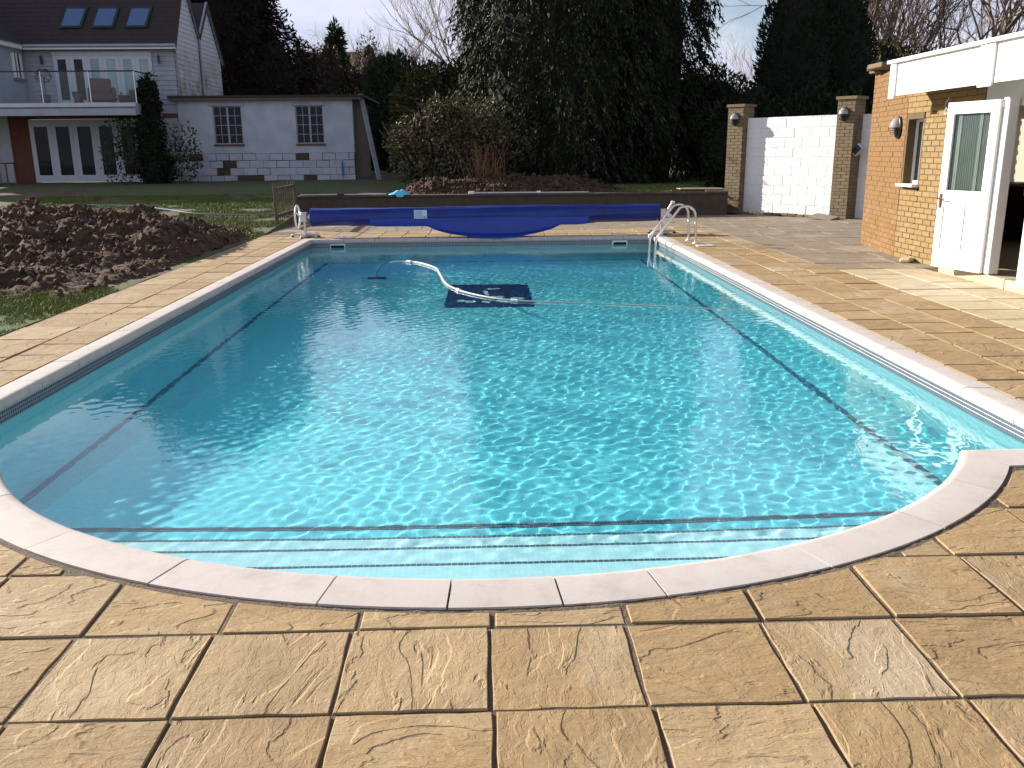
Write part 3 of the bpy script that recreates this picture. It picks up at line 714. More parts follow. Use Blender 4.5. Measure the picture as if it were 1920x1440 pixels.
pth = smooth(hp); MB().tube(pth, [float(np.interp(i, [0, 30, 62, 80, 96, 140], [.010, .017, .016, .011, .007, .006])) * (1 + .08 * (i % 2)) for i in range(len(pth))], 8).obj('hose_run', m_hose, hs)
for k, r_ in ((30, .028), (74, .022), (88, .016)):
    p, q = pth[k], pth[k + 1]; d = (q - p).normalized(); MB().tube([p - d * .045, p + d * .045], r_, 10).obj('cuff', m_upvc, hs)
vc = thing('pool_cleaner', 'dark cleaner head on the pool floor at the far end of the hose', 'pool cleaner', (-1.66, 13.60, prof(13.6) + .01))
MB().cbox((-.20, -.12, .02), (.20, .12, .07), .02).obj('body', m_black, vc); vc.scale = (.7, .8, .8); MB().lathe([(0, .05), (.05, .05), (.03, .12), (.026, .17)], (0, 0, 0), n=12).obj('hose_socket', m_alu, vc)
for x in (-.17, .17):
    for y in (-.09, .09): MB().lathe([(0, x - .015), (.022, x - .015), (.022, x + .015), (0, x + .015)], (0, y, .022), 'X', 12).obj('wheel', m_alu, vc)

# ------------------------------------------------------------------ things lying on the retaining wall
def pole(name, label, x0, x1, y, z, secs, head=False):
    t_ = thing(name, label, 'pole', (x0, y, z)); L = x1 - x0; a = 0
    for (f0, f1, r_, m_) in secs: MB().tube([(L * f0, 0, r_), (L * f1, 0, r_)], r_, 8).obj('tube', m_, t_)
    if head: MB().cbox((-.14, -.05, 0), (.0, .05, .07), .015).obj('head', m_upvc, t_)
    return t_
pole('telescopic_pole', 'thin grey telescopic pole lying on the wall top beside the picket fence', -4.40, -2.3, 21.85, .553, ((0, .42, .018, m_alu), (.42, .50, .024, m_black), (.50, .98, .016, m_alu), (.98, 1, .022, m_black)))
pole('cleaning_pole', 'grey-white cleaning pole with a white head lying on the wall before the earth heap', -.22, 2.55, 21.84, .553, ((0, .55, .024, m_alu), (.55, .58, .03, m_upvc), (.58, 1, .020, m_alu)), True)
bgm = MB(); V = []; F = []
for i in range(15):
    for j in range(11):
        u, v = i / 14 * 2 - 1, j / 10 * 2 - 1; h = max(0, 1 - u * u) * max(0, 1 - v * v)
        V.append((u * .24 + .02 * math.sin(5 * v), v * .13 - .02, .008 + h * .12 * (.7 + .5 * math.sin(4 * u + 3 * v) * math.cos(6 * v)) - (.10 * max(0, -v - .45) if abs(u) < .4 else 0)))
for i in range(14):
    for j in range(10): a = i * 11 + j; F.append((a, a + 11, a + 12, a + 1))
bag = bgm.add(V, F, True).obj('plastic_bag', m_cyanbag, None, label='crumpled pale blue plastic bag on top of the retaining wall', cat='bag'); bag.location = (-2.02, 21.86, .553); sm_ = bag.modifiers.new('s', 'SOLIDIFY'); sm_.thickness = .003
st_ = [('stone_slab', 'long pale flat slab lying uppermost on the wall end beside the left pillar', (5.35, 22.15, .60), (.55, .16, .03), m_slab_pale), ('timber_plank', 'reddish plank lying under the pale slab at the right wall end', (5.2, 22.12, .56), (.6, .1, .025), m_wood_dark), ('stone_slab', 'greenish-grey short slab between the pale slab and the left pillar', (5.68, 22.0, .553), (.26, .12, .03), m_slab_old)]
for nm, lb_, p, sz, m_ in st_:
    o = MB().cbox((-sz[0], -sz[1], 0), (sz[0], sz[1], sz[2]), .006).obj(nm, m_, None, label=lb_, cat='slab' if 'slab' in nm else 'plank'); o.location = p; o.rotation_euler = (0, .01, .06)

# ------------------------------------------------------------------ bulkhead lamp
m_dome = pm('opal_dome', (.34, .30, .32), (.28, .25, .27), .12, 3)
def bulkhead(label, loc, rz):                            # faces local -Y
    t_ = thing('wall_lamp', label, 'wall lamp', loc, rz, 'black and white bulkhead lamps')
    MB().lathe([(0, 0), (.125, 0), (.13, -.02), (.12, -.035), (0, -.035)], (0, 0, 0), 'Y', 28, (1, 1.18)).obj('base', m_black, t_)
    V = []; F = []; nu, nv = 24, 10
    for i in range(nu + 1):
        for j in range(nv + 1):
            a = PI * i / nu; b = PI / 2 * j / nv; V.append((.112 * math.cos(a) * math.cos(b), -.035 - .10 * math.sin(b), .133 * math.sin(a) * math.cos(b)))
    for i in range(nu):
        for j in range(nv): q = i * (nv + 1) + j; F.append((q, q + 1, q + nv + 2, q + nv + 1))
    MB().add(V, F, True).obj('dome', m_dome, t_)
    for k in range(5):
        z0 = -.005 - k * .026; s_ = math.sqrt(max(.02, 1 - ((z0 - .02) / .135) ** 2))
        MB().lathe([(.0, z0 - .014), (.112 * s_, z0 - .014), (.116 * s_, z0 - .004), (0, z0)], (0, -.035, 0), 'Z', 24, (1, .92)).obj('louvre', m_black, t_)
    return t_

# ------------------------------------------------------------------ white screen wall and pillars (own frame)
WP = (6.49, 22.35); we = (.633, -.775); wnn = (-.775, -.633); wang = math.atan2(we[1], we[0])
def wpt(s_, n_): return (WP[0] + we[0] * s_ + wnn[0] * n_, WP[1] + we[1] * s_ + wnn[1] * n_)
def white_wall(label, s0, s1, n0, seed):
    t_ = thing('block_wall', label, 'wall', (*wpt(s0, n0), 0), wang); r = random.Random(seed)
    MB().box((0, .017, -.05), (s1 - s0, .20, 2.275)).obj('wall_core', m_wallwhite, t_)
    cache = {}; z = .03; row = 0
    while z < 2.26:
        s_ = -(row % 2) * .225 - .05; h = min(.222, 2.285 - z)
        while s_ < s1 - s0:
            a, b = max(s_, 0), min(s_ + .45, s1 - s0); s_ += .45
            if b - a < .04: continue
            key = (round(b - a, 2), round(h, 2))
            if key not in cache: cache[key] = MB().cbox((0, .010, 0), (b - a - .006, .04, h - .006), .005).mesh('block', m_wallwhite)
            link(cache[key], 'block', t_, (a + .004, r.uniform(-.003, .004), z), (r.uniform(-.004, .004), 0, r.uniform(-.003, .003)))
        z += .222; row += 1
    return t_
white_wall('white painted block wall with large blocks between the two brick pillars', 0, 2.45, 0, 1)
white_wall('narrow strip of white painted block wall between right pillar and pool house', 2.86, 4.3, -.2, 2)
def pillar(label, s0, w, H, seed):
    t_ = thing('brick_pillar', label, 'pillar'); n0, n1 = -.28, .17
    c = MB(); slab_along(c, WP, we, wnn, s0 + .008, s0 + w - .008, n0 + .008, n1 - .008, -.05, H); c.obj('mortar_core', m_joint_old, t_)
    brick_run(t_, wpt(s0, n1), we, wnn, w, H - .06, m_brick_old, None, seed=seed, proud=0., holes=())
    brick_run(t_, wpt(s0 + w, n1 - .045), (-wnn[0], -wnn[1]), we, n1 - n0 - .06, H - .06, m_brick_old, None, seed=seed + 1, proud=0.)
    brick_run(t_, wpt(s0, n0 + .02), wnn, (-we[0], -we[1]), n1 - n0 - .065, H - .06, m_brick_old, None, seed=seed + 2, proud=0.)
    q = MB(); slab_along(q, WP, we, wnn, s0 - .03, s0 + w + .03, n0 - .03, n1 + .03, H - .055, H + .01); q.obj('cap', m_brick_old, t_)
    return t_
pillar('left brick pillar at the end of the white block wall, next to the retaining wall', -.46, .46, 2.60, 31)
pillar('right brick pillar between the white block wall and the pool house', 2.45, .43, 2.65, 41)
bulkhead('round bulkhead lamp high on the left brick pillar', (*wpt(-.24, .172), 2.26), wang)
bulkhead('round bulkhead lamp high on the right brick pillar', (*wpt(2.63, .172), 2.28), wang)
fd = thing('floodlight', 'small tilted metal floodlight on the side of the right brick pillar', 'floodlight', (*wpt(2.93, .08), 1.55), wang)
Mf = Matrix.Rotation(.75, 4, 'Y'); MB().cbox((-.03, -.05, -.12), (.13, .05, .12), .01, Mf).obj('housing', m_alu, fd); MB().cbox((-.02, -.055, -.10), (.12, -.051, .10), .001, Mf).obj('lens', m_pane, fd); MB().tube([(-.05, 0, .0), (.02, 0, 0)], .012, 8).obj('bracket', m_black, fd)
MB().tube(smooth([(0, .0, .05), (-.03, 0, .3), (.02, 0, .55), (.0, 0, .72)], 4), .006, 5).obj('cable', m_black, fd)
kb = thing('brick_edging', 'row of brown edging bricks along the foot of the white block wall', 'edging'); ek = MB().cbox((-.10, -.06, 0), (.10, .06, .06), .008).mesh('brick', m_brick_old)
for k in range(15):
    p = wpt(-.35 + k * .215, .26 if k < 12 else .30); link(ek, 'brick', kb, (*p, rs.uniform(-.01, .01)), (rs.uniform(-.03, .03), rs.uniform(-.03, .03), wang + rs.uniform(-.05, .05)))
bp = MB().cbox((-.28, -.2, 0), (.28, .2, .04), .01).obj('paving_stone', m_slab_old, None, label='loose dark slab propped up at the foot of the right brick pillar', cat='slab'); bp.location = (*wpt(2.55, .55), .03); bp.rotation_euler = (.12, .10, wang)
wd = MB(); rw_ = random.Random(3)
for k in range(160):
    p = wpt(rw_.uniform(-.5, 2.5), rw_.uniform(.05, .2)); h = rw_.uniform(.02, .10); a = rw_.uniform(0, 6.3); dx, dy = math.cos(a) * .02, math.sin(a) * .02
    wd.add([(p[0] - dx * .3, p[1] - dy * .3, 0), (p[0] + dx * .3, p[1] + dy * .3, 0), (p[0] + rw_.uniform(-.04, .04), p[1] + rw_.uniform(-.04, .04), h)], [(0, 1, 2)])
wd.obj('weeds', m_grass, None, kind='stuff', label='scattered small weeds growing along the foot of the white wall')

# ------------------------------------------------------------------ pool house (right)
ph = thing('pool_house', 'yellow brick flat-roofed pool house with a white canopy fascia and open white doors', 'building')
A0, A1, B1 = (6.33, 14.80), (6.05, 12.95), (6.05, 10.95)
dA = Vector((A1[0] - A0[0], A1[1] - A0[1])); LA = dA.length; dA /= LA; nA = (dA.y, -dA.x)
c = MB(); PA = Matrix(((dA.x, nA[0], 0, A0[0]), (dA.y, nA[1], 0, A0[1]), (0, 0, 1, 0), (0, 0, 0, 1)))
c.box((.01, -.24, -.05), (LA, -.006, 2.72), PA); c.obj('wall', m_joint, ph)
cB = MB(); cB.box((6.056, 12.45, -.05), (6.28, 12.95, 1.04)); cB.box((6.056, 12.45, 1.94), (6.28, 12.95, 2.72)); cB.box((6.056, 10.95, -.05), (6.28, 12.40, 2.72)); cB.obj('wall', m_joint, ph)
MB().box((6.056, 12.90, 1.04), (6.28, 12.952, 1.94)).obj('wall', m_joint, ph)
MB().box((6.056, 12.40, 1.04), (6.28, 12.452, 1.94)).obj('wall', m_joint, ph)
brick_run(ph, A0, dA, nA, LA, .67, m_brick, None, per_obj=True, seed=50, proud=0., gap=.009)
brick_run(ph, A0, dA, nA, LA, 2.025, m_brick, None, per_obj=False, seed=51, proud=0., z0=.675, gap=.009)
b2 = brick_run(ph, A1, (0, -1), (-1, 0), 2.0, 2.0, m_brick_pale, None, per_obj=True, seed=60, proud=0., holes=((.02, .55, 1.02, 1.95),), gap=.012)
brick_run(ph, A1, (0, -1), (-1, 0), 2.0, .72, m_brick_pale, None, per_obj=False, seed=61, proud=0., z0=2.025, gap=.012)
# end wall towards the pillars, long back walls
brick_run(ph, (9.6, 14.80), (-1, 0), (0, 1), 3.27, 2.7, m_brick, None, per_obj=False, seed=63, proud=0., holes=((.65, 1.45, 1.0, 2.2),))
for (xa, xb, za, zb_) in ((6.36, 8.15, -.05, 2.72), (8.95, 9.6, -.05, 2.72), (8.15, 8.95, -.05, 1.0), (8.15, 8.95, 2.2, 2.72)):
    MB().box((xa, 14.58, za), (xb, 14.79, zb_)).obj('wall', m_joint, ph)
MB().box((9.5, 5.0, -.05), (9.72, 14.6, 2.72)).obj('wall', m_brick, ph)
MB().box((6.06, 5.0, -.05), (6.28, 6.9, 2.72)).obj('wall', m_brick, ph)
MB().box((6.3, 4.8, -.05), (9.6, 5.0, 2.72)).obj('wall', m_brick, ph)
MB().box((6.06, 6.9, 2.08), (6.28, 10.95, 2.72)).obj('lintel', m_white, ph)
MB().cbox((6.1, 4.9, 2.725), (9.8, 14.62, 2.80), .01).obj('roof', m_roof, ph)
for (x, y, l_) in ((6.42, 14.62, .36), (6.05, 13.75, .5)):
    MB().cbox((x - .20, y - l_ / 2, 2.70), (x + .25, y + l_ / 2, 2.77), .01).obj('coping_brick', m_brick_old, ph)
MB().cbox((6.3, 14.45, 2.73), (7.2, 14.86, 2.79), .01).obj('coping_brick', m_brick_old, ph)
# window with projecting sill
wf = MB(); wf.box((6.17, 12.452, 1.06), (6.22, 12.90, 1.10)); wf.box((6.17, 12.452, 1.90), (6.22, 12.90, 1.94)); wf.box((6.17, 12.452, 1.10), (6.22, 12.50, 1.90)); wf.box((6.17, 12.85, 1.10), (6.22, 12.90, 1.90)); wf.box((6.17, 12.66, 1.10), (6.22, 12.69, 1.90)); wf = wf.obj('window_frame', m_white, ph)
MB().box((6.19, 12.50, 1.10), (6.198, 12.66, 1.90)).obj('pane', m_pane, wf); MB().box((6.19, 12.69, 1.10), (6.198, 12.85, 1.90)).obj('pane', m_pane, wf)
MB().cbox((5.96, 12.42, 1.015), (6.19, 12.92, 1.055), .006).obj('window_sill', m_white, ph)
# step and floor
for k, (ya, yb_) in enumerate(((6.6, 8.3), (8.3, 9.75), (9.75, 11.25))):
    MB().cbox((5.86, ya + .004, -.03), (6.40, yb_ - .004, .105), .012).obj('door_step', m_slab_pale, ph)
MB().box((6.30, 5.0, -.03), (9.5, 14.58, .10)).obj('interior_floor', m_floorwood, ph)
MB().box((6.30, 5.0, 2.60), (9.5, 14.58, 2.70)).obj('ceiling', m_wood_dark, ph)
for (xa, xb, za, zb_) in ((6.37, 8.15, .1, 2.6), (8.95, 9.5, .1, 2.6), (8.15, 8.95, .1, 1.0), (8.15, 8.95, 2.2, 2.6)):
    MB().box((xa, 14.50, za), (xb, 14.575, zb_)).obj('interior_wall', m_wood_dark, ph)
bt = NT('cream_blind'); tr_ = bt.n('ShaderNodeBsdfTranslucent', {'Color': (.80, .80, .62, 1)}); df_ = bt.n('ShaderNodeBsdfDiffuse', {'Color': (.75, .76, .62, 1)}); ms_ = bt.n('ShaderNodeMixShader', {0: .6, 1: df_.outputs[0], 2: tr_.outputs[0]}); bt.l(ms_.outputs[0], bt.out.inputs[0])
MB().box((9.44, 5.0, .1), (9.495, 14.5, 2.6)).obj('interior_wall', m_wood_dark, ph)
MB().add([(8.12, 14.48, 1.0), (8.98, 14.48, 1.0), (8.98, 14.48, 2.22), (8.12, 14.48, 2.22)], [(0, 1, 2, 3)]).obj('window_blind', bt.m, ph)
MB().box((8.05, 14.36, .93), (9.1, 14.5, .985)).obj('window_shelf', m_white, ph)
pr = MB(); pr.box((7.55, 11.9, .1), (7.75, 12.2, 2.2)); o = pr.obj('interior_pillar', m_joint, ph); brick_run(ph, (7.75, 11.9), (-1, 0), (0, -1), .2, 2.1, m_brick, None, per_obj=False, z0=.1, seed=70, proud=.004)
brick_run(ph, (7.55, 12.2), (0, -1), (-1, 0), .3, 2.1, m_brick, None, per_obj=False, z0=.1, seed=71, proud=.004)
MB().tube([(6.9, 11.35, 2.55), (6.89, 11.3, .95)], .004, 5).obj('pull_cord', m_upvc, ph)
# door frame and doors
fr = MB(); fr.box((6.00, 10.87, .1), (6.14, 10.948, 2.08)); fr.box((6.00, 6.95, 2.0), (6.14, 10.87, 2.075)); fr.obj('door_frame', m_white, ph)
m_glass_tone = pm('grey_glass_reflection', (.10, .11, .095), (.06, .07, .06), .9, 3)  # grey tone of reflections and view in the door glass, put into colour
m_glass_streak = pm('pale_reflection_streak', (.26, .27, .24), (.18, .19, .17), .9, 3)  # pale streaks of reflection painted as strips
def door(p0, p1, z0, z1, th, label):                     # leaf from p0 to p1
    d = Vector((p1[0] - p0[0], p1[1] - p0[1])); L = d.length; ang = math.atan2(d.y, d.x)
    Mx = Matrix.Translation((p0[0], p0[1], 0)) @ Matrix.Rotation(ang, 4, 'Z')
    b = MB(); st, gt, gb_ = .10, z1 - .12, z0 + .92
    b.box((0, 0, z0), (st, th, z1), Mx); b.box((L - st, 0, z0), (L, th, z1), Mx); b.box((st, 0, z1 - .12), (L - st, th, z1), Mx); b.box((st, 0, gb_ - .17), (L - st, th, gb_), Mx); b.box((st, 0, z0), (L - st, th, z0 + .2), Mx)
    mid = L / 2; b.box((mid - .05, .0, z0 + .2), (mid + .05, th, gb_ - .17), Mx)
    o = b.obj('door_leaf', m_white, ph, label=label)
    for (a, c_) in ((st, mid - .05), (mid + .05, L - st)): MB().box((a + .003, th + .010, z0 + .203), (c_ - .003, -.010, gb_ - .173), Mx).obj('panel', m_white, o)
    MB().box((st, th * .5 - .003, gb_), (L - st, th * .5 + .003, gt), Mx).obj('pane', m_clear, o)
    gl = L - 2 * st
    for f0, f1, yo, m_c in ((.0, 1.0, .018, m_glass_tone), (.03, .20, .012, m_glass_streak), (.66, .74, .012, m_glass_streak)):  # added sheet and strips behind the pane stand in for its reflections
        cu = MB(); k_ = max(6, int(60 * (f1 - f0))); V_ = []
        for i_ in range(k_ + 1):
            for z_ in (gb_ + .01, gt - .01): V_.append(Mx @ Vector((st + gl * (f0 + (f1 - f0) * i_ / k_), th * .5 + yo + .003 * math.sin(i_ * 1.9), z_)))
        cu.add(V_, [(2 * i_, 2 * i_ + 2, 2 * i_ + 3, 2 * i_ + 1) for i_ in range(k_)], False).obj('reflection_sheet', m_c, o)
    bd_ = MB(); w_ = .014
    for zz in (gb_, gt - w_): bd_.box((st, th - .004, zz), (L - st, th * .5 - .003, zz + w_), Mx)
    for xx in (st, L - st - w_): bd_.box((xx, th - .004, gb_ + w_), (xx + w_, th * .5 - .003, gt - w_), Mx)
    bd_.obj('glazing_bead', m_white, o)
    h = MB(); hx = .045; h.cbox((hx - .02, th - .012, gb_ - .20), (hx + .02, th, gb_ - .03), .004, Mx); h.tube([Mx @ Vector((hx, th, gb_ - .09)), Mx @ Vector((hx, th - .05, gb_ - .09)), Mx @ Vector((hx + .11, th - .055, gb_ - .092))], .009, 8); h.obj('handle', pm('aged_brass', (.20, .10, .06), (.14, .07, .05), .35, 9, metal=.7), o)
    return o
door((5.66, 10.98), (5.86, 10.22), .115, 2.07, -.045, 'white half-glazed door leaf folded open with a handle on its left edge')
MB().cbox((5.86, 10.10, .115), (5.98, 10.22, 2.09), .006).obj('door_post', m_white, ph)
door((5.74, 9.28), (5.90, 8.55), .115, 2.07, -.045, 'white door leaf cut off by the right edge of the photo')
# canopy fascia
MB().box((5.64, 5.0, 2.30), (6.05, 12.50, 2.66)).obj('canopy', m_white, ph)
MB().cbox((5.54, 5.0, 2.655), (6.10, 12.62, 2.70), .006).obj('canopy_capping', m_white, ph)
for (ya, yb_, zb) in ((10.30, 12.52, 2.235), (6.9, 10.02, 2.235)):
    MB().box((5.60, ya, zb), (5.636, yb_, 2.652)).obj('fascia_board', m_white, ph)
    bd_ = MB(); bd_.box((5.592, ya + .12, zb + .06), (5.5995, ya + .135, 2.60)); bd_.box((5.592, yb_ - .30, zb + .06), (5.5995, yb_ - .285, 2.60)); bd_.box((5.592, ya + .12, 2.60), (5.5995, yb_ - .285, 2.612)); bd_.obj('fascia_moulding', m_white, ph)
for (ya, yb_) in ((12.40, 12.56), (10.02, 10.30)): MB().cbox((5.57, ya, 2.20), (5.60, yb_, 2.653), .004).obj('fascia_post', m_white, ph)
lp = bulkhead('largest bulkhead lamp on the brick wall of the pool house beside the slit window', (0, 0, 1.86), 0); lp.location = (6.052, 13.25, 1.84); q_ = Vector(A0) + dA * (LA - .30); lp.location = (q_.x + nA[0] * .004, q_.y + nA[1] * .004, 1.84); lp.rotation_euler = (0, 0, math.atan2(dA.y, dA.x)); lp.scale = (1.05, 1.05, 1.05)
rk = MB().cbox((-.12, -.07, 0), (.12, .07, .06), .02).obj('stone', m_slab_pale, None, label='pale broken stone lying at the foot of the pool house wall', cat='stone'); rk.location = (5.92, 12.25, 0); rk.rotation_euler = (0, 0, .9)
vine = MB().tube(smooth([(6.02, 11.75, 2.18), (6.0, 11.8, 2.08), (6.01, 11.72, 2.0), (5.99, 11.78, 1.97), (6.02, 11.82, 2.05)], 4), .004, 5).obj('loose_cable', m_upvc, ph)

# ------------------------------------------------------------------ house (left, far)
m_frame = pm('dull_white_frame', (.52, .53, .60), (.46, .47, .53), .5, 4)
hz = .70; HY = 32.; HX = -10.3
hs_ = thing('house', 'white weatherboarded house with steep dark roof, balcony and folding doors', 'house')
ridge1, val, ridge2 = (33.3, 7.50), (34.6, 5.66), (35.9, 7.0)
# gable end: weatherboards one by one
def roof_z(y):
    P = [(32, 5.2), ridge1, val, ridge2, (37.3, 5.15)]; return float(np.interp(y, [p[0] for p in P], [p[1] for p in P]))
MB().add([(HX - .05, y, z) for y, z in ((32, .5), (37.3, .5), (37.3, 5.15), ridge2, val, ridge1, (32, 5.2))], [tuple(range(7))]).obj('wall', m_dark, hs_)
bdz = .70; nb_ = 0
m_gb = NT('gable_weatherboard'); cc_ = m_gb.n('ShaderNodeNewGeometry').outputs['Position']; sp_ = m_gb.n('ShaderNodeSeparateXYZ', {0: cc_})
low = m_gb.n('ShaderNodeMapRange', {0: sp_.outputs[2], 1: 5.3, 2: 4.2}).outputs[0]
no_ = m_gb.noise(cc_, 1.6, 6, .7)
dirt = m_gb.math('MULTIPLY', low, m_gb.n('ShaderNodeMapRange', {0: no_, 1: .40, 2: .62}).outputs[0])
m_gb.l(m_gb.mix(dirt, (.46, .47, .50), (.16, .15, .10)), m_gb.b.inputs['Base Color']); m_gb = m_gb.m
for bay in (0, 1):
    z = 3.45
    while z < 7.4:
        h = .155; zt = z + h
        ya, yb_ = ((32.02, 34.58) if bay == 0 else (34.66, 37.28))
        ys_ = [y for y in np.linspace(ya, yb_, 60) if roof_z(y) > zt + .02]
        if ys_:
            MB().add([(HX + .02, ys_[0], z - .012), (HX + .02, ys_[-1], z - .012), (HX + .004, ys_[-1], zt), (HX + .004, ys_[0], zt), (HX - .02, ys_[0], z - .012), (HX - .02, ys_[-1], z - .012)], [(0, 1, 2, 3), (4, 5, 1, 0)]).obj('weatherboard', m_gb, hs_)
        z += h
def barge(y0, z0, y1, z1):
    d = Vector((0, y1 - y0, z1 - z0)); n_ = Vector((0, -d.z, d.y)).normalized(); a, b = Vector((HX + .03, y0, z0)), Vector((HX + .03, y1, z1)); w_ = .09
    V = []
    for x in (0, .06):
        for p in (a, b): V += [p + Vector((x, 0, 0)) - n_ * w_ * .5, p + Vector((x, 0, 0)) + n_ * w_ * .5]
    MB().add(V, [(0, 1, 3, 2), (4, 6, 7, 5), (0, 4, 5, 1), (2, 3, 7, 6), (0, 2, 6, 4), (1, 5, 7, 3)]).obj('barge_board', m_board, hs_)
for p, q in (((31.9, 5.05), ridge1), (ridge1, val), (val, ridge2), (ridge2, (37.45, 4.95))): barge(*p, *q)
# roofs
def roofplane(y0, z0, y1, z1, xa=-26, xb=HX + .12, nm='roof'):
    MB().add([(xa, y0, z0), (xb, y0, z0), (xb, y1, z1), (xa, y1, z1), (xa, y0, z0 - .12), (xb, y0, z0 - .12), (xb, y1, z1 - .12), (xa, y1, z1 - .12)], [(0, 1, 2, 3), (1, 5, 6, 2), (0, 4, 5, 1)]).obj(nm, m_roof, hs_)
ro_ = MB()
roofplane(31.75, 5.08, *ridge1); roofplane(*val, *ridge1); roofplane(*val, *ridge2); roofplane(37.5, 4.95, *ridge2)
# tile courses on the front slope
sl_ = (ridge1[1] - 5.08) / (ridge1[0] - 31.75); tl = MB(); k = 0; yy = 31.76
while yy < ridge1[0] - .05:
    z = 5.08 + (yy - 31.75) * sl_
    tl.add([(-26, yy, z + .030), (HX + .12, yy, z + .030), (HX + .12, yy + .10, z + .10 * sl_ + .008), (-26, yy + .10, z + .10 * sl_ + .008), (-26, yy, z), (HX + .12, yy, z)], [(0, 1, 2, 3), (4, 5, 1, 0)]); yy += .10
tl.obj('roof_tiles', m_roof, hs_, kind='stuff')
for xa, xb in ((-14.02, -13.42), (-12.96, -12.36), (-11.86, -11.26)):
    def pt(x, z, o): y = 31.75 + (z - 5.08) / sl_; return (x, y - o * sl_ / math.hypot(1, sl_), z + o / math.hypot(1, sl_))
    f_ = MB(); V = [pt(xa - .07 + .12 * (z > 6), z, o) for z in (5.62, 6.34) for o in (0, .07)] ; V2 = [pt(xb + .07 + .12 * (z > 6), z, o) for z in (5.62, 6.34) for o in (0, .07)]
    f_.add(V + V2, [(0, 4, 5, 1), (1, 5, 7, 3), (3, 7, 6, 2), (0, 1, 3, 2), (4, 6, 7, 5)]); f_ = f_.obj('rooflight', m_black, hs_)
    MB().add([pt(xa, 5.69, .075), pt(xb, 5.69, .075), pt(xb + .1, 6.27, .075), pt(xa + .1, 6.27, .075)], [(0, 1, 2, 3)]).obj('pane', m_skyglass, f_)
# upper front wall: boards with openings for the doors
MB().box((-20, HY, .5), (-16.2, HY + .2, 5.1)).obj('wall', m_board, hs_)
MB().box((-16.2, HY + .06, 2.9), (HX, HY + .2, 5.1)).obj('wall', m_board, hs_)
for (xa, xb) in ((-15.2, -14.42), (-11.12, HX)):
    z = 3.2
    while z < 4.95: MB().add([(xa, HY + .045, z + .15), (xb, HY + .045, z + .15), (xb, HY + .02, z), (xa, HY + .02, z), (xa, HY + .06, z), (xb, HY + .06, z)], [(3, 2, 1, 0), (4, 5, 2, 3)]).obj('weatherboard', m_board, hs_); z += .155
MB().box((-26, 31.72, 4.95), (HX + .1, 31.78, 5.10)).obj('fascia_board', m_white, hs_); MB().tube([(-15.2, 31.68, 5.06), (HX + .1, 31.68, 5.06)], .05, 8).obj('gutter', m_board, hs_)
MB().tube([(HX + .06, 34.62, 5.6), (HX + .06, 34.62, 3.5)], .045, 8).obj('downpipe', m_board, hs_)
# upper doors
ud = MB(); n_ = 6; w_ = (14.40 - 11.12) / n_
ud.box((-14.42, HY - .02, 4.78), (-11.12, HY + .05, 4.90)); ud = ud.obj('balcony_doors', m_frame, hs_)
for k in range(6):
    xa = -14.40 + k * w_; b_ = MB(); b_.box((xa, HY - .01, 3.15), (xa + .13, HY + .04, 4.775)); b_.box((xa + w_ - .13, HY - .01, 3.15), (xa + w_ - .005, HY + .04, 4.775)); b_.box((xa + .13, HY - .01, 3.15), (xa + w_ - .13, HY + .04, 3.35)); b_.box((xa + .13, HY - .01, 4.66), (xa + w_ - .13, HY + .04, 4.775))
    b_.obj('door_frame', m_frame, ud)
    MB().box((xa + .13, HY + .01, 3.35), (xa + w_ - .13, HY + .02, 4.66)).obj('pane', (m_pane if k < 2 else m_curtain), ud)
# lower wall: brick, folding doors
MB().box((-20, HY + .06, .4), (-15.52, HY + .2, 2.9)).obj('wall', m_brick_red, hs_); MB().box((-15.52, HY + .06, 2.74), (HX, HY + .2, 2.9)).obj('wall', m_brick_red, hs_); MB().box((-11.85, HY + .06, .4), (HX, HY + .2, 2.74)).obj('wall', m_board, hs_)
brick_run(hs_, (-16.7, HY + .05), (1, 0), (0, -1), 1.18, 2.3, m_brick_red, None, per_obj=False, z0=.55, seed=90)
MB().box((-17.2, HY - .06, .5), (-16.72, HY + .04, 2.9)).obj('wall', m_board, hs_)
ld_ = MB().box((-15.52, HY, 2.60), (-11.85, HY + .07, 2.73)).obj('folding_doors', m_frame, hs_); MB().box((-15.52, HY, .64), (-11.85, HY + .07, .74)).obj('threshold', m_frame, ld_)
for k in range(5):
    w_ = 3.67 / 5; xa = -15.52 + k * w_; b_ = MB(); b_.box((xa, HY, .741), (xa + .15, HY + .06, 2.599)); b_.box((xa + w_ - .13, HY, .741), (xa + w_ - .004, HY + .06, 2.599)); b_.box((xa + .15, HY, .741), (xa + w_ - .13, HY + .06, .87)); b_.box((xa + .15, HY, 2.49), (xa + w_ - .13, HY + .06, 2.599)); b_.obj('door_frame', m_frame, ld_)
    MB().box((xa + .15, HY + .03, .87), (xa + w_ - .13, HY + .04, 2.49)).obj('pane', m_pane, ld_)
# balcony
MB().box((-20, 29.8, 2.98), (-11.05, 32, 3.10)).obj('balcony_floor', m_board, hs_); MB().box((-20, 29.72, 2.76), (-11.0, 29.82, 2.97)).obj('balcony_fascia', m_board, hs_); MB().box((-20, 29.70, 3.02), (-10.98, 29.84, 3.14)).obj('balcony_edge', m_frame, hs_)
MB().box((-11.05, 29.8, 2.78), (-10.95, 32, 3.12)).obj('balcony_fascia', m_board, hs_)
rl_ = MB(); rl_.tube([(-20, 29.85, 4.10), (-10.98, 29.85, 4.10), (-10.98, 31.98, 4.10)], .022, 8); rl_ = rl_.obj('balcony_rail', m_black, hs_)
for k in range(6):
    xa = -19.9 + k * 1.5; MB().box((xa, 29.845, 3.15), (min(xa + 1.47, -11.0), 29.855, 4.08)).obj('glass_panel', m_clear, rl_)
MB().box((-10.985, 29.88, 3.15), (-10.975, 31.95, 4.08)).obj('glass_panel', m_clear, rl_)
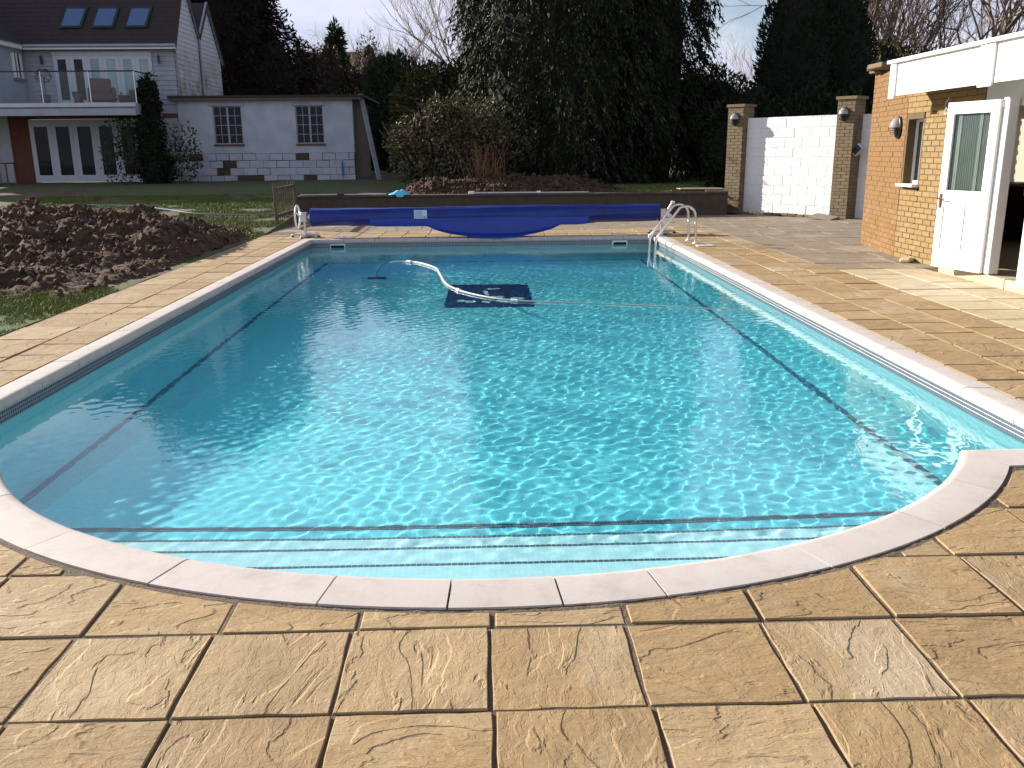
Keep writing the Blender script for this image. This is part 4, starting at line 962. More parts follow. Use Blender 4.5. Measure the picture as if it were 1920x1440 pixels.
for x in (-18.4, -16.9, -15.4, -13.9, -12.4, -10.98): MB().box((x - .015, 29.83, 3.12), (x + .015, 29.87, 4.09)).obj('baluster', m_alu, rl_)
# left wing
MB().box((-19, 30.0, 2.9), (-15.35, 31.9, 5.0)).obj('wall', m_board, hs_)
MB().add([(-15.2, 29.8, 4.95), (-15.2, 31.8, 4.95), (-15.2, 31.8, 5.12), (-15.2, 29.8, 5.12), (-15.3, 29.8, 4.95), (-15.3, 31.8, 4.95), (-15.3, 31.8, 5.12), (-15.3, 29.8, 5.12)], [(0, 1, 2, 3), (0, 4, 5, 1), (3, 2, 6, 7), (0, 3, 7, 4)]).obj('gutter', m_white, hs_)
MB().add([(-15.15, 29.8, 5.10), (-15.15, 32.6, 5.10), (-18, 32.6, 7.5), (-18, 29.8, 7.5)], [(0, 1, 2, 3)]).obj('roof', m_roof, hs_)
wq = MB(); wq.box((-15.36, 31.15, 4.02), (-15.30, 31.25, 4.80)); wq.box((-15.36, 31.62, 4.02), (-15.30, 31.70, 4.80)); wq.box((-15.36, 31.38, 4.02), (-15.30, 31.44, 4.80)); wq = wq.obj('window_frame', m_white, hs_); MB().box((-15.345, 31.25, 4.02), (-15.335, 31.62, 4.80)).obj('pane', m_pane, wq); MB().box((-15.36, 31.1, 3.93), (-15.22, 31.75, 4.0)).obj('window_sill', m_brick_red, hs_)
for x in (-14.75, -10.85):
    t_ = thing('wall_light', 'small dark wall light on the balcony wall ' + ('left of the glazed doors' if x < -12 else 'right of the glazed doors'), 'wall light', (x, 31.95, 4.62))
    MB().cbox((-.035, -.08, -.12), (.035, -.01, .10), .01).obj('body', m_black, t_); MB().lathe([(.05, 0), (.02, .06)], (0, -.05, .10), n=10).obj('cap', m_black, t_)
# balcony furniture
def pot(loc, r_, h, label, plant=True, seed=1):
    t_ = thing('potted_plant', label, 'potted plant', loc); MB().lathe([(0, 0), (r_ * .75, 0), (r_, h * .6), (r_ * .9, h), (r_ * .8, h), (r_ * .7, h * .9), (0, h * .9)], (0, 0, 0), n=16).obj('pot', m_wood_dark, t_)
    r = random.Random(seed); MB().tube([(0, 0, h * .9), (.01, 0, h + .45)], .015, 6).obj('stem', m_bark, t_); lf = MB()
    for k in range(160):
        a, b = r.uniform(0, 6.3), r.uniform(-1, 1); q = Vector((math.cos(a) * .24 * math.sqrt(1 - b * b), math.sin(a) * .24 * math.sqrt(1 - b * b), h + .58 + b * .2)) * 1
        d = Vector((r.uniform(-1, 1), r.uniform(-1, 1), r.uniform(-1, 1))).normalized() * .06; e = d.cross(Vector((0, 0, 1))) * .5; lf.add([q - d, q + e, q + d, q - e], [(0, 1, 2, 3)])
    lf.obj('foliage', m_ever, t_, kind='stuff'); return t_
pot((-13.97, 30.2, 3.10), .14, .32, 'small round tree in a pot on the balcony, left of the chairs')
def armchair(loc, rz, label):
    t_ = thing('armchair', label, 'chair', loc, rz, 'dark woven balcony seats'); MB().cbox((-.34, -.30, .12), (.34, .32, .36), .04).obj('seat', m_wood_dark, t_); MB().cbox((-.34, .22, .30), (.34, .36, .86), .05).obj('backrest', m_wood_dark, t_)
    for sx_ in (-1, 1): MB().cbox((sx_ * .34 - .05, -.30, .1), (sx_ * .34 + .05, .30, .56), .03).obj('armrest', m_wood_dark, t_)
    return t_
armchair((-12.35, 30.6, 3.10), .5, 'dark woven armchair in the middle of the balcony'); armchair((-11.5, 30.8, 3.10), -.4, 'low dark woven seat near the right end of the balcony').scale = (.8, .8, .6)
pn_ = thing('planter', 'dark waisted planter standing between the potted tree and the armchair', 'planter', (-12.95, 30.2, 3.10)); MB().lathe([(0, 0), (.20, 0), (.13, .16), (.20, .40), (.17, .40), (0, .34)], (0, 0, 0), n=4).obj('body', m_wood_dark, pn_)
MB().lathe([(.175, .385), (0, .37)], (0, 0, 0), n=16).obj('soil', m_dark, pn_)
tb_ = thing('garden_table', 'small dark table with thin legs by the far left house wall', 'table', (-16.1, 30.5, float(gz(-16.1, 30.5)))); MB().cbox((-.6, -.35, .68), (.6, .35, .72), .01).obj('tabletop', m_wood_dark, tb_)
for sx_ in (-1, 1):
    for sy in (-1, 1): MB().box((sx_ * .52 - .02, sy * .28 - .02, 0), (sx_ * .52 + .02, sy * .28 + .02, .68)).obj('leg', m_wood_dark, tb_)

# ------------------------------------------------------------------ white shed
sd = thing('shed', 'flat-roofed white block outbuilding with two metal windows and flaking paint', 'shed', (0, 32., 0))
SX0, SX1, SZ1 = -10.42, -4.47, 3.36
wnd = ((-9.25, -8.27), (-6.43, -5.48)); wz = (1.86, 3.12)
b_ = MB(); b_.box((SX0, 0, 1.55), (wnd[0][0], .2, SZ1)); b_.box((wnd[0][1], 0, 1.55), (wnd[1][0], .2, SZ1)); b_.box((wnd[1][1], 0, 1.55), (SX1, .2, SZ1))
for w0, w1 in wnd: b_.box((w0, 0, 1.55), (w1, .2, wz[0])); b_.box((w0, 0, wz[1]), (w1, .2, SZ1))
b_.obj('wall', m_shed, sd)
MB().box((SX0 + .01, .015, .3), (SX1 - .01, .2, 1.55)).obj('wall_core', m_dark, sd)
cache = {}; z = .56; row = 0; r = random.Random(12)
while z < 1.5:
    x = SX0 - (row % 2) * .23
    while x < SX1:
        a, b = max(x, SX0), min(x + .46, SX1); x += .46
        if b - a < .06: continue
        g = r.choice((.004, .004, .012, .022)); key = (round(b - a, 2), g)
        if key not in cache: cache[key] = MB().cbox((g / 2, 0, g / 2), (b - a - g / 2, .06, .246 - g / 2), .006).mesh('block', m_shed)
        o = link(cache[key], 'block', sd, (a, r.uniform(-.004, .004), z), (0, r.uniform(-.006, .006), 0))
        if r.random() < .13: o.material_slots[0].link = 'OBJECT'; o.material_slots[0].material = m_brick_dk; o['label'] = 'bare brown block where the white paint has come off'
    z += .247; row += 1
MB().box((SX1 - .2, .2, .3), (SX1, 4.5, SZ1)).obj('side_wall', m_wood_grey, sd)
MB().cbox((SX0 - .25, -.22, SZ1 + .02), (SX1 + .42, 4.8, SZ1 + .10), .01).obj('roof', m_roof, sd); MB().box((SX0 - .2, -.20, SZ1 - .06), (SX1 + .35, -.15, SZ1 + .018)).obj('roof_edge', m_wood_grey, sd)
for w0, w1 in wnd:
    MB().cbox((w0 - .12, -.03, wz[1] + .0), (w1 + .12, .01, wz[1] + .12), .006).obj('lintel', m_board, sd)
    MB().cbox((w0 - .03, -.06, wz[0] - .06), (w1 + .03, .02, wz[0]), .006).obj('window_sill', m_wood_dark, sd)
    f_ = MB(); f_.box((w0, .05, wz[0]), (w0 + .035, .10, wz[1])); f_.box((w1 - .035, .05, wz[0]), (w1, .10, wz[1])); mid = (w0 + w1) / 2; f_.box((mid - .03, .045, wz[0]), (mid + .03, .10, wz[1]))
    f_.box((w0 + .036, .05, wz[1] - .035), (w1 - .036, .099, wz[1])); f_.box((w0 + .036, .05, wz[0]), (w1 - .036, .099, wz[0] + .035))
    for k in (1, 3): xx = w0 + (w1 - w0) * k / 4; f_.box((xx - .009, .06, wz[0] + .036), (xx + .009, .09, wz[1] - .036))
    for k in (1, 2, 3): zz = wz[0] + (wz[1] - wz[0]) * k / 4; f_.box((w0 + .036, .062, zz - .009), (mid - .031, .088, zz + .009)); f_.box((mid + .031, .062, zz - .009), (w1 - .036, .088, zz + .009))
    f_ = f_.obj('window_frame', m_board, sd)
    pm_ = MB().box((0, 0, 0), ((w1 - w0) / 4 - .02, .006, (wz[1] - wz[0]) / 4 - .02)).mesh('pane', m_pane)
    for i in range(4):
        for j in range(4): link(pm_, 'pane', f_, (w0 + (w1 - w0) * i / 4 + .01, .078, wz[0] + (wz[1] - wz[0]) * j / 4 + .01))
pl = MB(); a, b = Vector((-4.20, 32.3, 3.50)), Vector((-3.60, 31.6, .62)); Lp = (b - a).length
pk_ = MB().cbox((-.09, -.02, 0), (.09, .02, Lp), .006).obj('plank', m_board, None, label='long white plank leaning against the right end of the shed roof', cat='plank'); pk_.location = b; pk_.rotation_euler = (a - b).to_track_quat('Z', 'Y').to_euler()
gp = MB(); gp.tube([(-4.9, 31.93, 1.25), (-4.9, 31.93, .75)], .025, 8); gp = gp.obj('standpipe', pm('blue_pipe', (.03, .12, .35)), None, label='short blue standpipe against the right end of the shed wall', cat='pipe')

# ------------------------------------------------------------------ earth mounds
def mound(name, label, x0, x1, y0, y1, hf, step=.07, seed=1, clods=1500, cr_=(.03, .11)):
    X, Y = np.meshgrid(np.arange(x0, x1, step), np.arange(y0, y1, step)); H = hf(X, Y)
    R_ = fbm(X * 1.7, Y * 1.7, 3, seed); R2 = 1 - np.abs(fbm(X * 3.3, Y * 3.3, 4, seed + 5) * 2 - 1); R3 = 1 - np.abs(fbm(X * 8, Y * 8, 3, seed + 9) * 2 - 1)
    m_ = np.clip(H / .12, 0, 1); Z = gz(X, Y) - .05 + H * (.55 + .75 * R_) + m_ * ((R2 - .7) * .30 + (R3 - .7) * .16 + (fbm(X * 21, Y * 21, 2, seed + 3) - .5) * .06)
    ix = np.arange(X.size).reshape(X.shape); F = np.stack([ix[:-1, :-1], ix[:-1, 1:], ix[1:, 1:], ix[1:, :-1]], -1).reshape(-1, 4)
    o = link(npmesh(name, np.stack([X, Y, Z], -1).reshape(-1, 3), F, m_earth, True), name, label=label, cat='earth mound')
    rg = np.random.default_rng(seed); V = []; FF = []; ico = np.array([(0, 0, 1), (.894, 0, .447), (.276, .851, .447), (-.724, .526, .447), (-.724, -.526, .447), (.276, -.851, .447), (.724, .526, -.447), (-.276, .851, -.447), (-.894, 0, -.447), (-.276, -.851, -.447), (.724, -.526, -.447), (0, 0, -1)])
    fi = np.array([(0,1,2),(0,2,3),(0,3,4),(0,4,5),(0,5,1),(1,6,2),(2,7,3),(3,8,4),(4,9,5),(5,10,1),(2,6,7),(3,7,8),(4,8,9),(5,9,10),(1,10,6),(6,11,7),(7,11,8),(8,11,9),(9,11,10),(10,11,6)])
    n_ = 0; tries = 0
    while n_ < clods and tries < clods * 8:
        tries += 1; i, j = rg.integers(0, X.shape[0]), rg.integers(0, X.shape[1])
        if H[i, j] < .10 and rg.random() > .35: continue
        r_ = rg.uniform(*cr_) * rg.uniform(.5, 1); v = ico * r_ * rg.uniform(.45, 1.5, (12, 1)) * rg.uniform(.7, 1.4, 3); V.append(v + np.array([X[i, j] + rg.uniform(-.03, .03), Y[i, j], Z[i, j] + r_ * .25])); FF.append(fi + 12 * n_); n_ += 1
    link(npmesh('earth_clods', np.concatenate(V), np.concatenate(FF), m_earth), 'earth_clods', o, kind='stuff'); return o
def hf1(X, Y):
    h = .70 * np.exp(-((X + 8.2) / 3.6) ** 4) * np.exp(-((Y - 15.0 - .10 * (X + 8)) / 1.9) ** 2)
    h = np.maximum(h, .62 * np.exp(-((X + 6.0) / 1.2) ** 2 - ((Y - 15.4) / 1.6) ** 2))
    h = np.maximum(h, .12 * np.exp(-((X + 5.6) / .9) ** 2 - ((Y - 17.6) / 1.0) ** 2)); h = np.maximum(h, .15 * np.exp(-((X + 7.4) / 2.6) ** 4 - ((Y - 11.2) / 1.1) ** 2))
    h = np.maximum(h, .55 * np.exp(-((X + 13.5) / 3) ** 2 - ((Y - 16.5) / 2) ** 2))
    h = np.maximum(h, .075 * np.exp(-((Y - 14.2) / 4.2) ** 6) * (X > -13))
    return h * np.clip((-4.40 - X) / .25, 0, 1)
mound('earth_mound', 'large heap of brown turned earth on the lawn left of the pool', -17, -4.42, 9.4, 20.4, hf1, .06, 3, 13000, (.010, .050))
def hf2(X, Y):
    return (.42 * np.exp(-((X - .3) / 1.3) ** 2 - ((Y - 23.6) / .7) ** 2) + .30 * np.exp(-((X - 2.3) / .9) ** 2 - ((Y - 23.4) / .6) ** 2) + .26 * np.exp(-((X + 1.3) / .6) ** 2 - ((Y - 23.4) / .6) ** 2)) * (Y > 22.3)
mound('earth_mound', 'lower heap of reddish earth behind the retaining wall under the big conifer', -2.6, 4.2, 22.3, 25.2, hf2, .05, 8, 3500, (.018, .06))
MB().add([(-7.6, 11.7, .012), (-6.1, 11.55, .012), (-5.7, 12.1, .012), (-6.3, 12.75, .012), (-7.8, 12.9, .012)], [(0, 1, 2, 3, 4)]).obj('mud_puddle', glass_dark('muddy_water', (.16, .09, .05), .06), None, kind='structure')
gh = MB().tube(smooth([(-9.8, 22.6, .35), (-8.6, 22.4, .33), (-7.6, 21.7, .28), (-6.6, 20.9, .22), (-5.4, 20.7, .20), (-4.5, 20.9, .20)], 6), .014, 6).obj('garden_hose', pm('pale_blue_hose', (.22, .30, .36)), None, label='thin pale garden hose lying on the shaded lawn left of the fence', cat='hose')
rg = np.random.default_rng(5)
def grass(name, n_, xr, yr, hh, ww=.006, cond=None):
    x = rg.uniform(*xr, n_); y = rg.uniform(*yr, n_); k = fbm(x * 1.1, y * 1.1, 3, 21) > .34
    if cond is not None: k &= cond(x, y)
    x, y = x[k], y[k]; z = gz(x, y) - .01; a = rg.uniform(0, 6.3, len(x)); h = hh * rg.uniform(.4, 1.2, len(x)); lx, ly = rg.normal(0, .5, len(x)) * h, rg.normal(0, .5, len(x)) * h
    V = np.stack([np.stack([x - np.cos(a) * ww, y - np.sin(a) * ww, z], -1), np.stack([x + np.cos(a) * ww, y + np.sin(a) * ww, z], -1), np.stack([x + lx, y + ly, z + h], -1)], 1).reshape(-1, 3)
    link(npmesh(name, V, np.arange(len(V)).reshape(-1, 3), m_grass), name, kind='stuff', label='short rough lawn grass beside the paving and mounds')
grass('grass', 115000, (-8.5, -4.34), (6.0, 12.2), .045, .006, lambda x, y: (y < 10.6 + .35 * (-x - 4.4)))
grass('grass', 140000, (-12, -4.36), (16.4, 25), .06, .010, lambda x, y: hf1(x, y) < .07)
grass('grass', 14000, (2.8, 6.0), (22.1, 26), .06, .012)

# ------------------------------------------------------------------ vegetation
def leafcloud(name, P, Nrm, size, asp, m_, parent, droop=0., seed=0, jit=.6):
    r = np.random.default_rng(seed); n_ = len(P); d = Nrm + r.normal(0, jit, (n_, 3)); d[:, 2] -= droop; d /= np.linalg.norm(d, axis=1, keepdims=True)
    q = r.normal(0, 1, (n_, 3)); s_ = np.cross(d, q); s_ /= np.linalg.norm(s_, axis=1, keepdims=True) + 1e-9
    L = (size * r.uniform(.5, 1.3, n_))[:, None]; w_ = L * asp
    V = np.stack([P, P + d * L * .5 + s_ * w_, P + d * L, P + d * L * .45 - s_ * w_], 1).reshape(-1, 3)
    return link(npmesh(name, V, np.arange(len(V)).reshape(-1, 4), m_), name, parent)
def blob_points(cs, n_, seed, shell=.35, lump=.25, flat=False):
    """points on lumpy ellipsoids: cs = list (cx,cy,cz,rx,ry,rz)"""
    r = np.random.default_rng(seed); cs = np.array(cs, float); w_ = cs[:, 3] * cs[:, 5]; w_ = w_ / w_.sum(); k = r.choice(len(cs), n_, p=w_); c = cs[k]
    d = r.normal(0, 1, (n_, 3)); d /= np.linalg.norm(d, axis=1, keepdims=True)
    lum = 1 + lump * (fbm(d[:, 0] * 3 + k * 7.1 + 20, d[:, 2] * 3 + d[:, 1] * 2.1 + 20, 4, seed) - .5) * 2
    rr = (1 - shell * r.random(n_) ** 2) * lum
    return c[:, :3] + d * c[:, 3:] * rr[:, None], d
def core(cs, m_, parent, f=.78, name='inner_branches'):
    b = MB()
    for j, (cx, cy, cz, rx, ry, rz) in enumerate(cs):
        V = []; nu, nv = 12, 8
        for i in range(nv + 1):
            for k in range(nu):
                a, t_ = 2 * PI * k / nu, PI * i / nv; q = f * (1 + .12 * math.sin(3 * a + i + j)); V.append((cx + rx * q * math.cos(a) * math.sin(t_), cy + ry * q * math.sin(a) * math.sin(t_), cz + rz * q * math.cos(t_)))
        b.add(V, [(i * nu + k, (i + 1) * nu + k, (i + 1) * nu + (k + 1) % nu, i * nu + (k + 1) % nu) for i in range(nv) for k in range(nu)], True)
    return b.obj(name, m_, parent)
def tree(name, label, cat, base, cs, n_, size, asp, m_, seed, droop=0, group=None, shell=.35, lump=.25, trunk=True, f=.78, jit=.6):
    t_ = thing(name, label, cat, base, 0, group); P, N_ = blob_points(cs, n_, seed, shell, lump)
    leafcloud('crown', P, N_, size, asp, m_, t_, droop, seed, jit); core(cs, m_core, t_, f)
    if trunk:
        top = max(c[2] for c in cs); MB().tube([(0, 0, -.2), (.05, 0, top * .5), (0, .05, top)], [.22, .15, .05], 10).obj('trunk', m_bark, t_)
    return t_
r = random.Random(9)
def g(x, y): return float(gz(x, y)) - .05
# big conifer: stacked drooping tiers
def conifer(label, x, y, H, R, n_, m_, seed, size=.34, group=None, taper=.6):
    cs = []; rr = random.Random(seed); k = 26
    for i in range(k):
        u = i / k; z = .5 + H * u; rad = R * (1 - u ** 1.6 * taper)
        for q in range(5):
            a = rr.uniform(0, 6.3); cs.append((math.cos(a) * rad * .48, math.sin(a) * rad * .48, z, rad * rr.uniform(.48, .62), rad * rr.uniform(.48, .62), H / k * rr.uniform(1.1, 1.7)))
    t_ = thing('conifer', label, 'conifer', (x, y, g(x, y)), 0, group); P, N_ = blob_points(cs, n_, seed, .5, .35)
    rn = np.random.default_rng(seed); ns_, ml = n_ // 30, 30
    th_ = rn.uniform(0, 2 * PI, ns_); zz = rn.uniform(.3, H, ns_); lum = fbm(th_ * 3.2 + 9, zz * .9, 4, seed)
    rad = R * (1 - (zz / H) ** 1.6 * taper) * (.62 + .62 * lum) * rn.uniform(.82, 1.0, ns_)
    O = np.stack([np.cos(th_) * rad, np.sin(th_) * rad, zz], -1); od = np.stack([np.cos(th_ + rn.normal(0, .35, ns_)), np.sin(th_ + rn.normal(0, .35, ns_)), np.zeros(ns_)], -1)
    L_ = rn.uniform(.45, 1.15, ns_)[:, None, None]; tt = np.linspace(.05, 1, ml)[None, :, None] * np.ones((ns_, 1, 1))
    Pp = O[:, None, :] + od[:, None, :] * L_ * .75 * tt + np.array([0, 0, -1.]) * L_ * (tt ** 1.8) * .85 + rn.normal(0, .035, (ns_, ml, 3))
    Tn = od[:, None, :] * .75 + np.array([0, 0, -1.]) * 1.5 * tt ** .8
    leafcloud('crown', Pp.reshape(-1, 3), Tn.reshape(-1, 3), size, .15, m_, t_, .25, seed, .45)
    
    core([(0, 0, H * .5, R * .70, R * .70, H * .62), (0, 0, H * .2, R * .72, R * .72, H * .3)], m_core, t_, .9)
    MB().tube([(0, 0, -.2), (0, 0, H)], [.35, .06], 10).obj('trunk', m_bark, t_); return t_
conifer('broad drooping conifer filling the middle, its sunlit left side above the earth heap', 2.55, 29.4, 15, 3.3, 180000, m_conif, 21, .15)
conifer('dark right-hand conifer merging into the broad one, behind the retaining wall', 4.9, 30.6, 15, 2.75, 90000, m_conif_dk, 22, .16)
tree('copper_tree', 'huge dark weeping tree rising behind the white house and shed', 'tree', (-12.2, 43, g(-12, 43)), [(0, 0, 6, 3.4, 3, 5.5), (1.6, 0, 3.5, 3.0, 2.8, 3.6), (-2, 0, 7, 3, 3, 5), (.6, 0, 9.5, 2.6, 2.6, 3)], 70000, .28, .15, m_purple, 31, .7, lump=.35)
os_ = tree('olive_shrub', 'pale leafy shrub lit by the sun, left of the broad conifer', 'shrub', (-1.35, 25.2, g(-1.3, 25)),
    [(0, 0, 1.2, .75, .7, .85), (.75, .3, 1.5, .7, .7, .75), (-.65, 0, 1.0, .55, .6, .6), (.5, -.2, .8, .7, .6, .7), (1.2, .5, 1.5, .8, .8, .8), (.1, .1, 1.95, .5, .5, .6), (-.4, 0, 1.6, .45, .5, .5), (-.95, .1, 1.35, .35, .4, .4), (.6, .2, 2.0, .4, .4, .5), (1.4, 1.4, 1.75, .7, .6, .75), (1.9, 1.3, 1.2, .7, .6, .7), (-.5, -.1, .55, .5, .4, .4)], 15000, .11, .26, m_olive, 41, .25, lump=.7, f=.5, shell=.6, jit=.9)
sh_ = MB(); rr = random.Random(8)
for k in range(90):
    a = rr.uniform(-1.3, 1.3); h = rr.uniform(1.0, 2.5) * (1 - .25 * abs(a)); b_ = Vector((a * .3, rr.uniform(-.3, .3), 0)); e = Vector((a * 1.0 + rr.gauss(0, .2), rr.uniform(-.5, .4), h))
    sh_.tube([b_, (b_ + e) / 2 + Vector((rr.gauss(0, .1), 0, .15)), e], [.014, .009, .004], 4, False)
sh_.obj('branches', m_twig, os_)
tree('evergreen_tree', 'dark rounded evergreen with a feathery top, right of the small far conifer', 'tree', (-3.5, 40, g(-3, 40)), [(0, 0, 2.4, 1.5, 1.3, 2.4), (-.6, 0, 3.6, .8, .8, 1.3), (.8, 0, 2.6, 1.1, 1, 1.7)], 16000, .22, .18, m_ever, 42, -.7)
tree('evergreen_tree', 'dark evergreen bush behind the olive shrub, mossy green on top', 'tree', (-1.6, 33, g(-1.6, 33)), [(0, 0, 1.9, 1.7, 1.2, 2.0), (1.1, 0, 2.5, 1.1, 1, 1.6)], 16000, .17, .22, m_hedge, 43, .1)
def small_conifer(label, x, y, H, R, seed):
    t_ = thing('conifer', label, 'conifer', (x, y, g(x, y)), 0); cs = []
    for i in range(14): u = i / 14; cs.append((r.uniform(-.1, .1) * R, 0, H * (.25 + .75 * u), R * (1 - u * .88), R * (1 - u * .88), H * .05))
    P, N_ = blob_points(cs, 9000, seed, .6, .45); leafcloud('crown', P, N_, .38, .14, m_ever, t_, -.2, seed, .5); core([(0, 0, H * .45, R * .5, R * .5, H * .48)], m_core, t_, .9); MB().tube([(0, 0, 0), (0, 0, H)], [.2, .04], 8).obj('trunk', m_bark, t_)
small_conifer('small pointed conifer on the skyline behind the shed', -8.9, 58, 8.6, 1.5, 5)
tree('yew', 'left of the two tall dark columnar yews behind the white wall', 'tree', (9.6, 28.5, g(9.6, 28)), [(0, 0, 3.0, 1.15, 1.1, 3.3), (0, 0, 1.5, 1.25, 1.2, 2)], 24000, .15, .16, m_conif_dk, 51, -.9, 'columnar yews', .25, .16, f=.88)
tree('yew', 'right of the two tall dark columnar yews, merging with bare branches', 'tree', (11.1, 28.9, g(11.1, 28)), [(0, 0, 3.0, 1.05, 1.1, 3.2), (0, 0, 1.5, 1.2, 1.2, 2)], 22000, .15, .16, m_conif_dk, 52, -.9, 'columnar yews', .25, .16, f=.88)
def hedge(label, x0, x1, y, H, dep, n_, m_, seed, name='hedge'):
    cs = []; x = x0
    while x < x1: h = H * r.uniform(.85, 1.12); cs.append((x - x0, r.uniform(-.2, .2), h * .5, .95, dep, h * .55)); x += .8
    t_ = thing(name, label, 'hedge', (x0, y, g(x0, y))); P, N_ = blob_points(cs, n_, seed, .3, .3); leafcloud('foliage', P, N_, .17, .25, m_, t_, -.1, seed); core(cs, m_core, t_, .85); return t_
hedge('dark clipped hedge standing behind the white block wall and pillars', 7.2, 16.5, 25.5, 2.95, .8, 42000, m_conif_dk, 61)
hedge('mixed hedge with brown leaves beyond the pool house roof', 11.8, 27, 31, 3.9, 1.2, 38000, m_hedge, 62)
hedge('low dark hedge beneath the trees behind the shed', -8.2, 1.5, 46, 3.1, 1.2, 26000, m_ever, 63)
m_russet = leaf_mat('russet_leaf', [(.05, .035, .025), (.10, .06, .04), (.13, .085, .05), (.08, .075, .035)])
hedge('bushy hedge with reddish twigs by the distant house', -14.5, -5.5, 55, 6.2, 1.5, 40000, m_russet, 64)
tree('evergreen_bush', 'mossy evergreen bush between the dark conifer and the left yew', 'bush', (8.2, 32.5, g(8, 32)), [(0, 0, 1.7, 1.5, 1, 1.9), (-.8, 0, 2.5, .9, .9, 1.1)], 12000, .16, .22, m_hedge, 65)
# climber on the house corner
cl = thing('climbing_shrub', 'dark overgrown climber with sprawling stems at the house corner', 'shrub', (-10.85, 30.3, .62)); cs = [(0, 0, 1.3, .42, .4, 1.5), (.1, 0, 2.7, .32, .3, .7), (.1, 0, .5, .6, .5, .7)]
P, N_ = blob_points(cs, 9000, 71, .5, .4); leafcloud('foliage', P, N_, .11, .3, m_conif_dk, cl, .2, 71); core(cs, m_core, cl, .8)
P, N_ = blob_points([(-.9, 0, 1.1, .7, .4, 1.1), (1.0, -.1, .9, .65, .4, .9), (-.8, 0, 2.3, .4, .3, .5)], 2600, 72, .9, .4); leafcloud('loose_foliage', P, N_, .10, .3, m_ever, cl, .2, 72)
# dead stems under the conifer
ds = MB(); rr = random.Random(5)
for k in range(70):
    x = rr.gauss(0, .22); a = rr.gauss(0, .2); h = rr.uniform(.5, 1.25); ds.tube([(x, rr.uniform(-.15, .15), 0), (x + a * h * .5, 0, h * .5), (x + a * h * 1.2, rr.uniform(-.2, .2), h)], [.008, .006, .003], 4, False)
o = ds.obj('dead_stems', pm('dry_russet_stem', (.30, .14, .07), (.20, .10, .05), .8), None, label='clump of dry russet stems standing on the heap beside the olive shrub', cat='plant'); o.location = (.05, 24.4, .62)

# bare deciduous trees
def bare(seed, H, spread=.55, depth=6, up=.25, fan=3, r0=.10, trunk=.28):
    rr = random.Random(seed); tk, tw = MB(), MB(); cnt = [0]
    def grow(p, d, L, rad, lev):
        n_ = 3; pts = [p]; rads = [rad]
        for k in range(n_):
            d = (d + Vector((rr.gauss(0, .14), rr.gauss(0, .14), rr.gauss(0, .08) + up * .15))).normalized(); p = p + d * L / n_; pts.append(p); rads.append(rad * (1 - .35 * (k + 1) / n_))
        (tk if lev <= 1 else tw).tube(pts, rads, 6 if lev <= 1 else 3, False); cnt[0] += 1
        if lev >= depth: return
        k_ = fan if lev < 2 else rr.choice((2, 2, 3))
        for j in range(k_):
            ax = d.cross(Vector((rr.gauss(0, 1), rr.gauss(0, 1), rr.gauss(0, 1)))).normalized(); nd = (Matrix.Rotation(rr.uniform(.25, 1) * spread, 3, ax) @ d + Vector((0, 0, up * .3))).normalized()
            q = pts[-1] if j == 0 else pts[rr.choice((1, 2, 3))]
            grow(q, nd, L * rr.uniform(.62, .88), rad * .62, lev + 1)
    grow(Vector((0, 0, -.1)), Vector((0, 0, 1)), H * trunk, r0, 0)
    return tk.mesh('trunk', m_bark), tw.mesh('twigs', m_twig), tw.mesh('twigs', m_twig_pale)
BT = [bare(1, 9, .75, 7, .2, 4, .13), bare(2, 8, .55, 7, .5, 4, .10), bare(3, 9, .9, 7, .1, 4, .13), bare(4, 7, .45, 7, .7, 5, .07)]
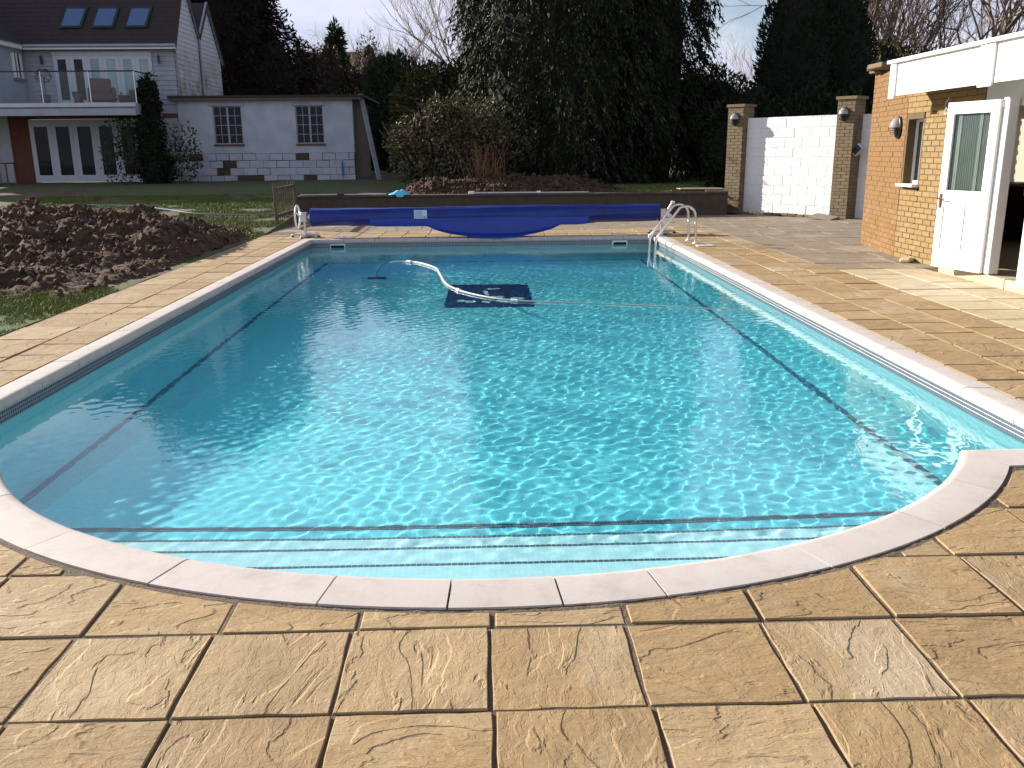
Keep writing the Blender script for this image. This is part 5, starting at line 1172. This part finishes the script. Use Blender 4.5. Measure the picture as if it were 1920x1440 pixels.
def put_bare(label, k, x, y, s_, rz, pale=False, group='bare winter trees on the skyline'):
    t_ = thing('bare_tree', label, 'tree', (x, y, g(x, y)), rz, group); link(BT[k][0], 'trunk', t_, scale=(s_,) * 3); link(BT[k][2 if pale else 1], 'twigs', t_, scale=(s_,) * 3)
for a in (('bare twisting tree beside the weeping dark tree, over the distant roof', 2, -10.9, 60, 1.25, 0), ('bare tree with upright twigs left of the small skyline conifer', 1, -9.9, 66, 1.2, 1, True), ('pale bare tree just right of the small skyline conifer', 1, -7.3, 60, 1.15, 2, True),
          ('bare bushy tree above the dark feathery evergreen', 0, -4.0, 62, 1.25, 3), ('second bare bushy tree, nearer the broad conifer', 2, -2.4, 60, 1.2, 4), ('taller bare tree touching the left edge of the broad conifer', 1, -.6, 55, 1.6, 5, True),
          ('pale bare tree in the gap between the dark conifer and the left yew', 1, 14.6, 52, .95, .4, True), ('slender many-stemmed bare tree right behind the yews', 3, 12.6, 32, 1.5, 1.4), ('many-stemmed bare tree left of the mixed hedge', 3, 14.1, 33, 1.5, 2.4), ('many-stemmed bare tree above the pool house fascia', 3, 16.0, 34, 1.45, 3.4),
          ('widely forked bare tree at the far right of the skyline', 0, 19.0, 36, 1.35, 4.4), ('wide bare tree behind the many-stemmed ones', 0, 17.0, 40, 1.5, 5.4), ('dense bare thicket tree rising beyond the left pillar of yews', 3, 13.4, 36, 1.7, .9), ('bare tree leaning over the top right corner of the photo', 2, 21.5, 38, 1.3, 2.9)):
    put_bare(*a)
# distant house
dh = thing('distant_house', 'brown tiled house half hidden by shrubs beyond the shed', 'house', (-10.6, 64, .5)); MB().box((-2.6, 0, 0), (3.4, 5, 4.6)).obj('wall', m_shed, dh)
MB().add([(-3, -.4, 4.5), (4.6, -.4, 4.5), (3.0, 2.5, 7.9), (-2.0, 2.5, 7.9), (-3, 5.4, 4.5), (4.6, 5.4, 4.5)], [(0, 1, 2, 3), (3, 2, 5, 4), (1, 5, 2), (0, 3, 4)]).obj('roof', pm('brown_tile_roof', (.16, .08, .055), (.11, .06, .04), .9, 6), dh)
for x in (1.6, 2.6): MB().box((x, -.03, 2.9), (x + .5, -.005, 3.9)).obj('window', m_pane, dh)
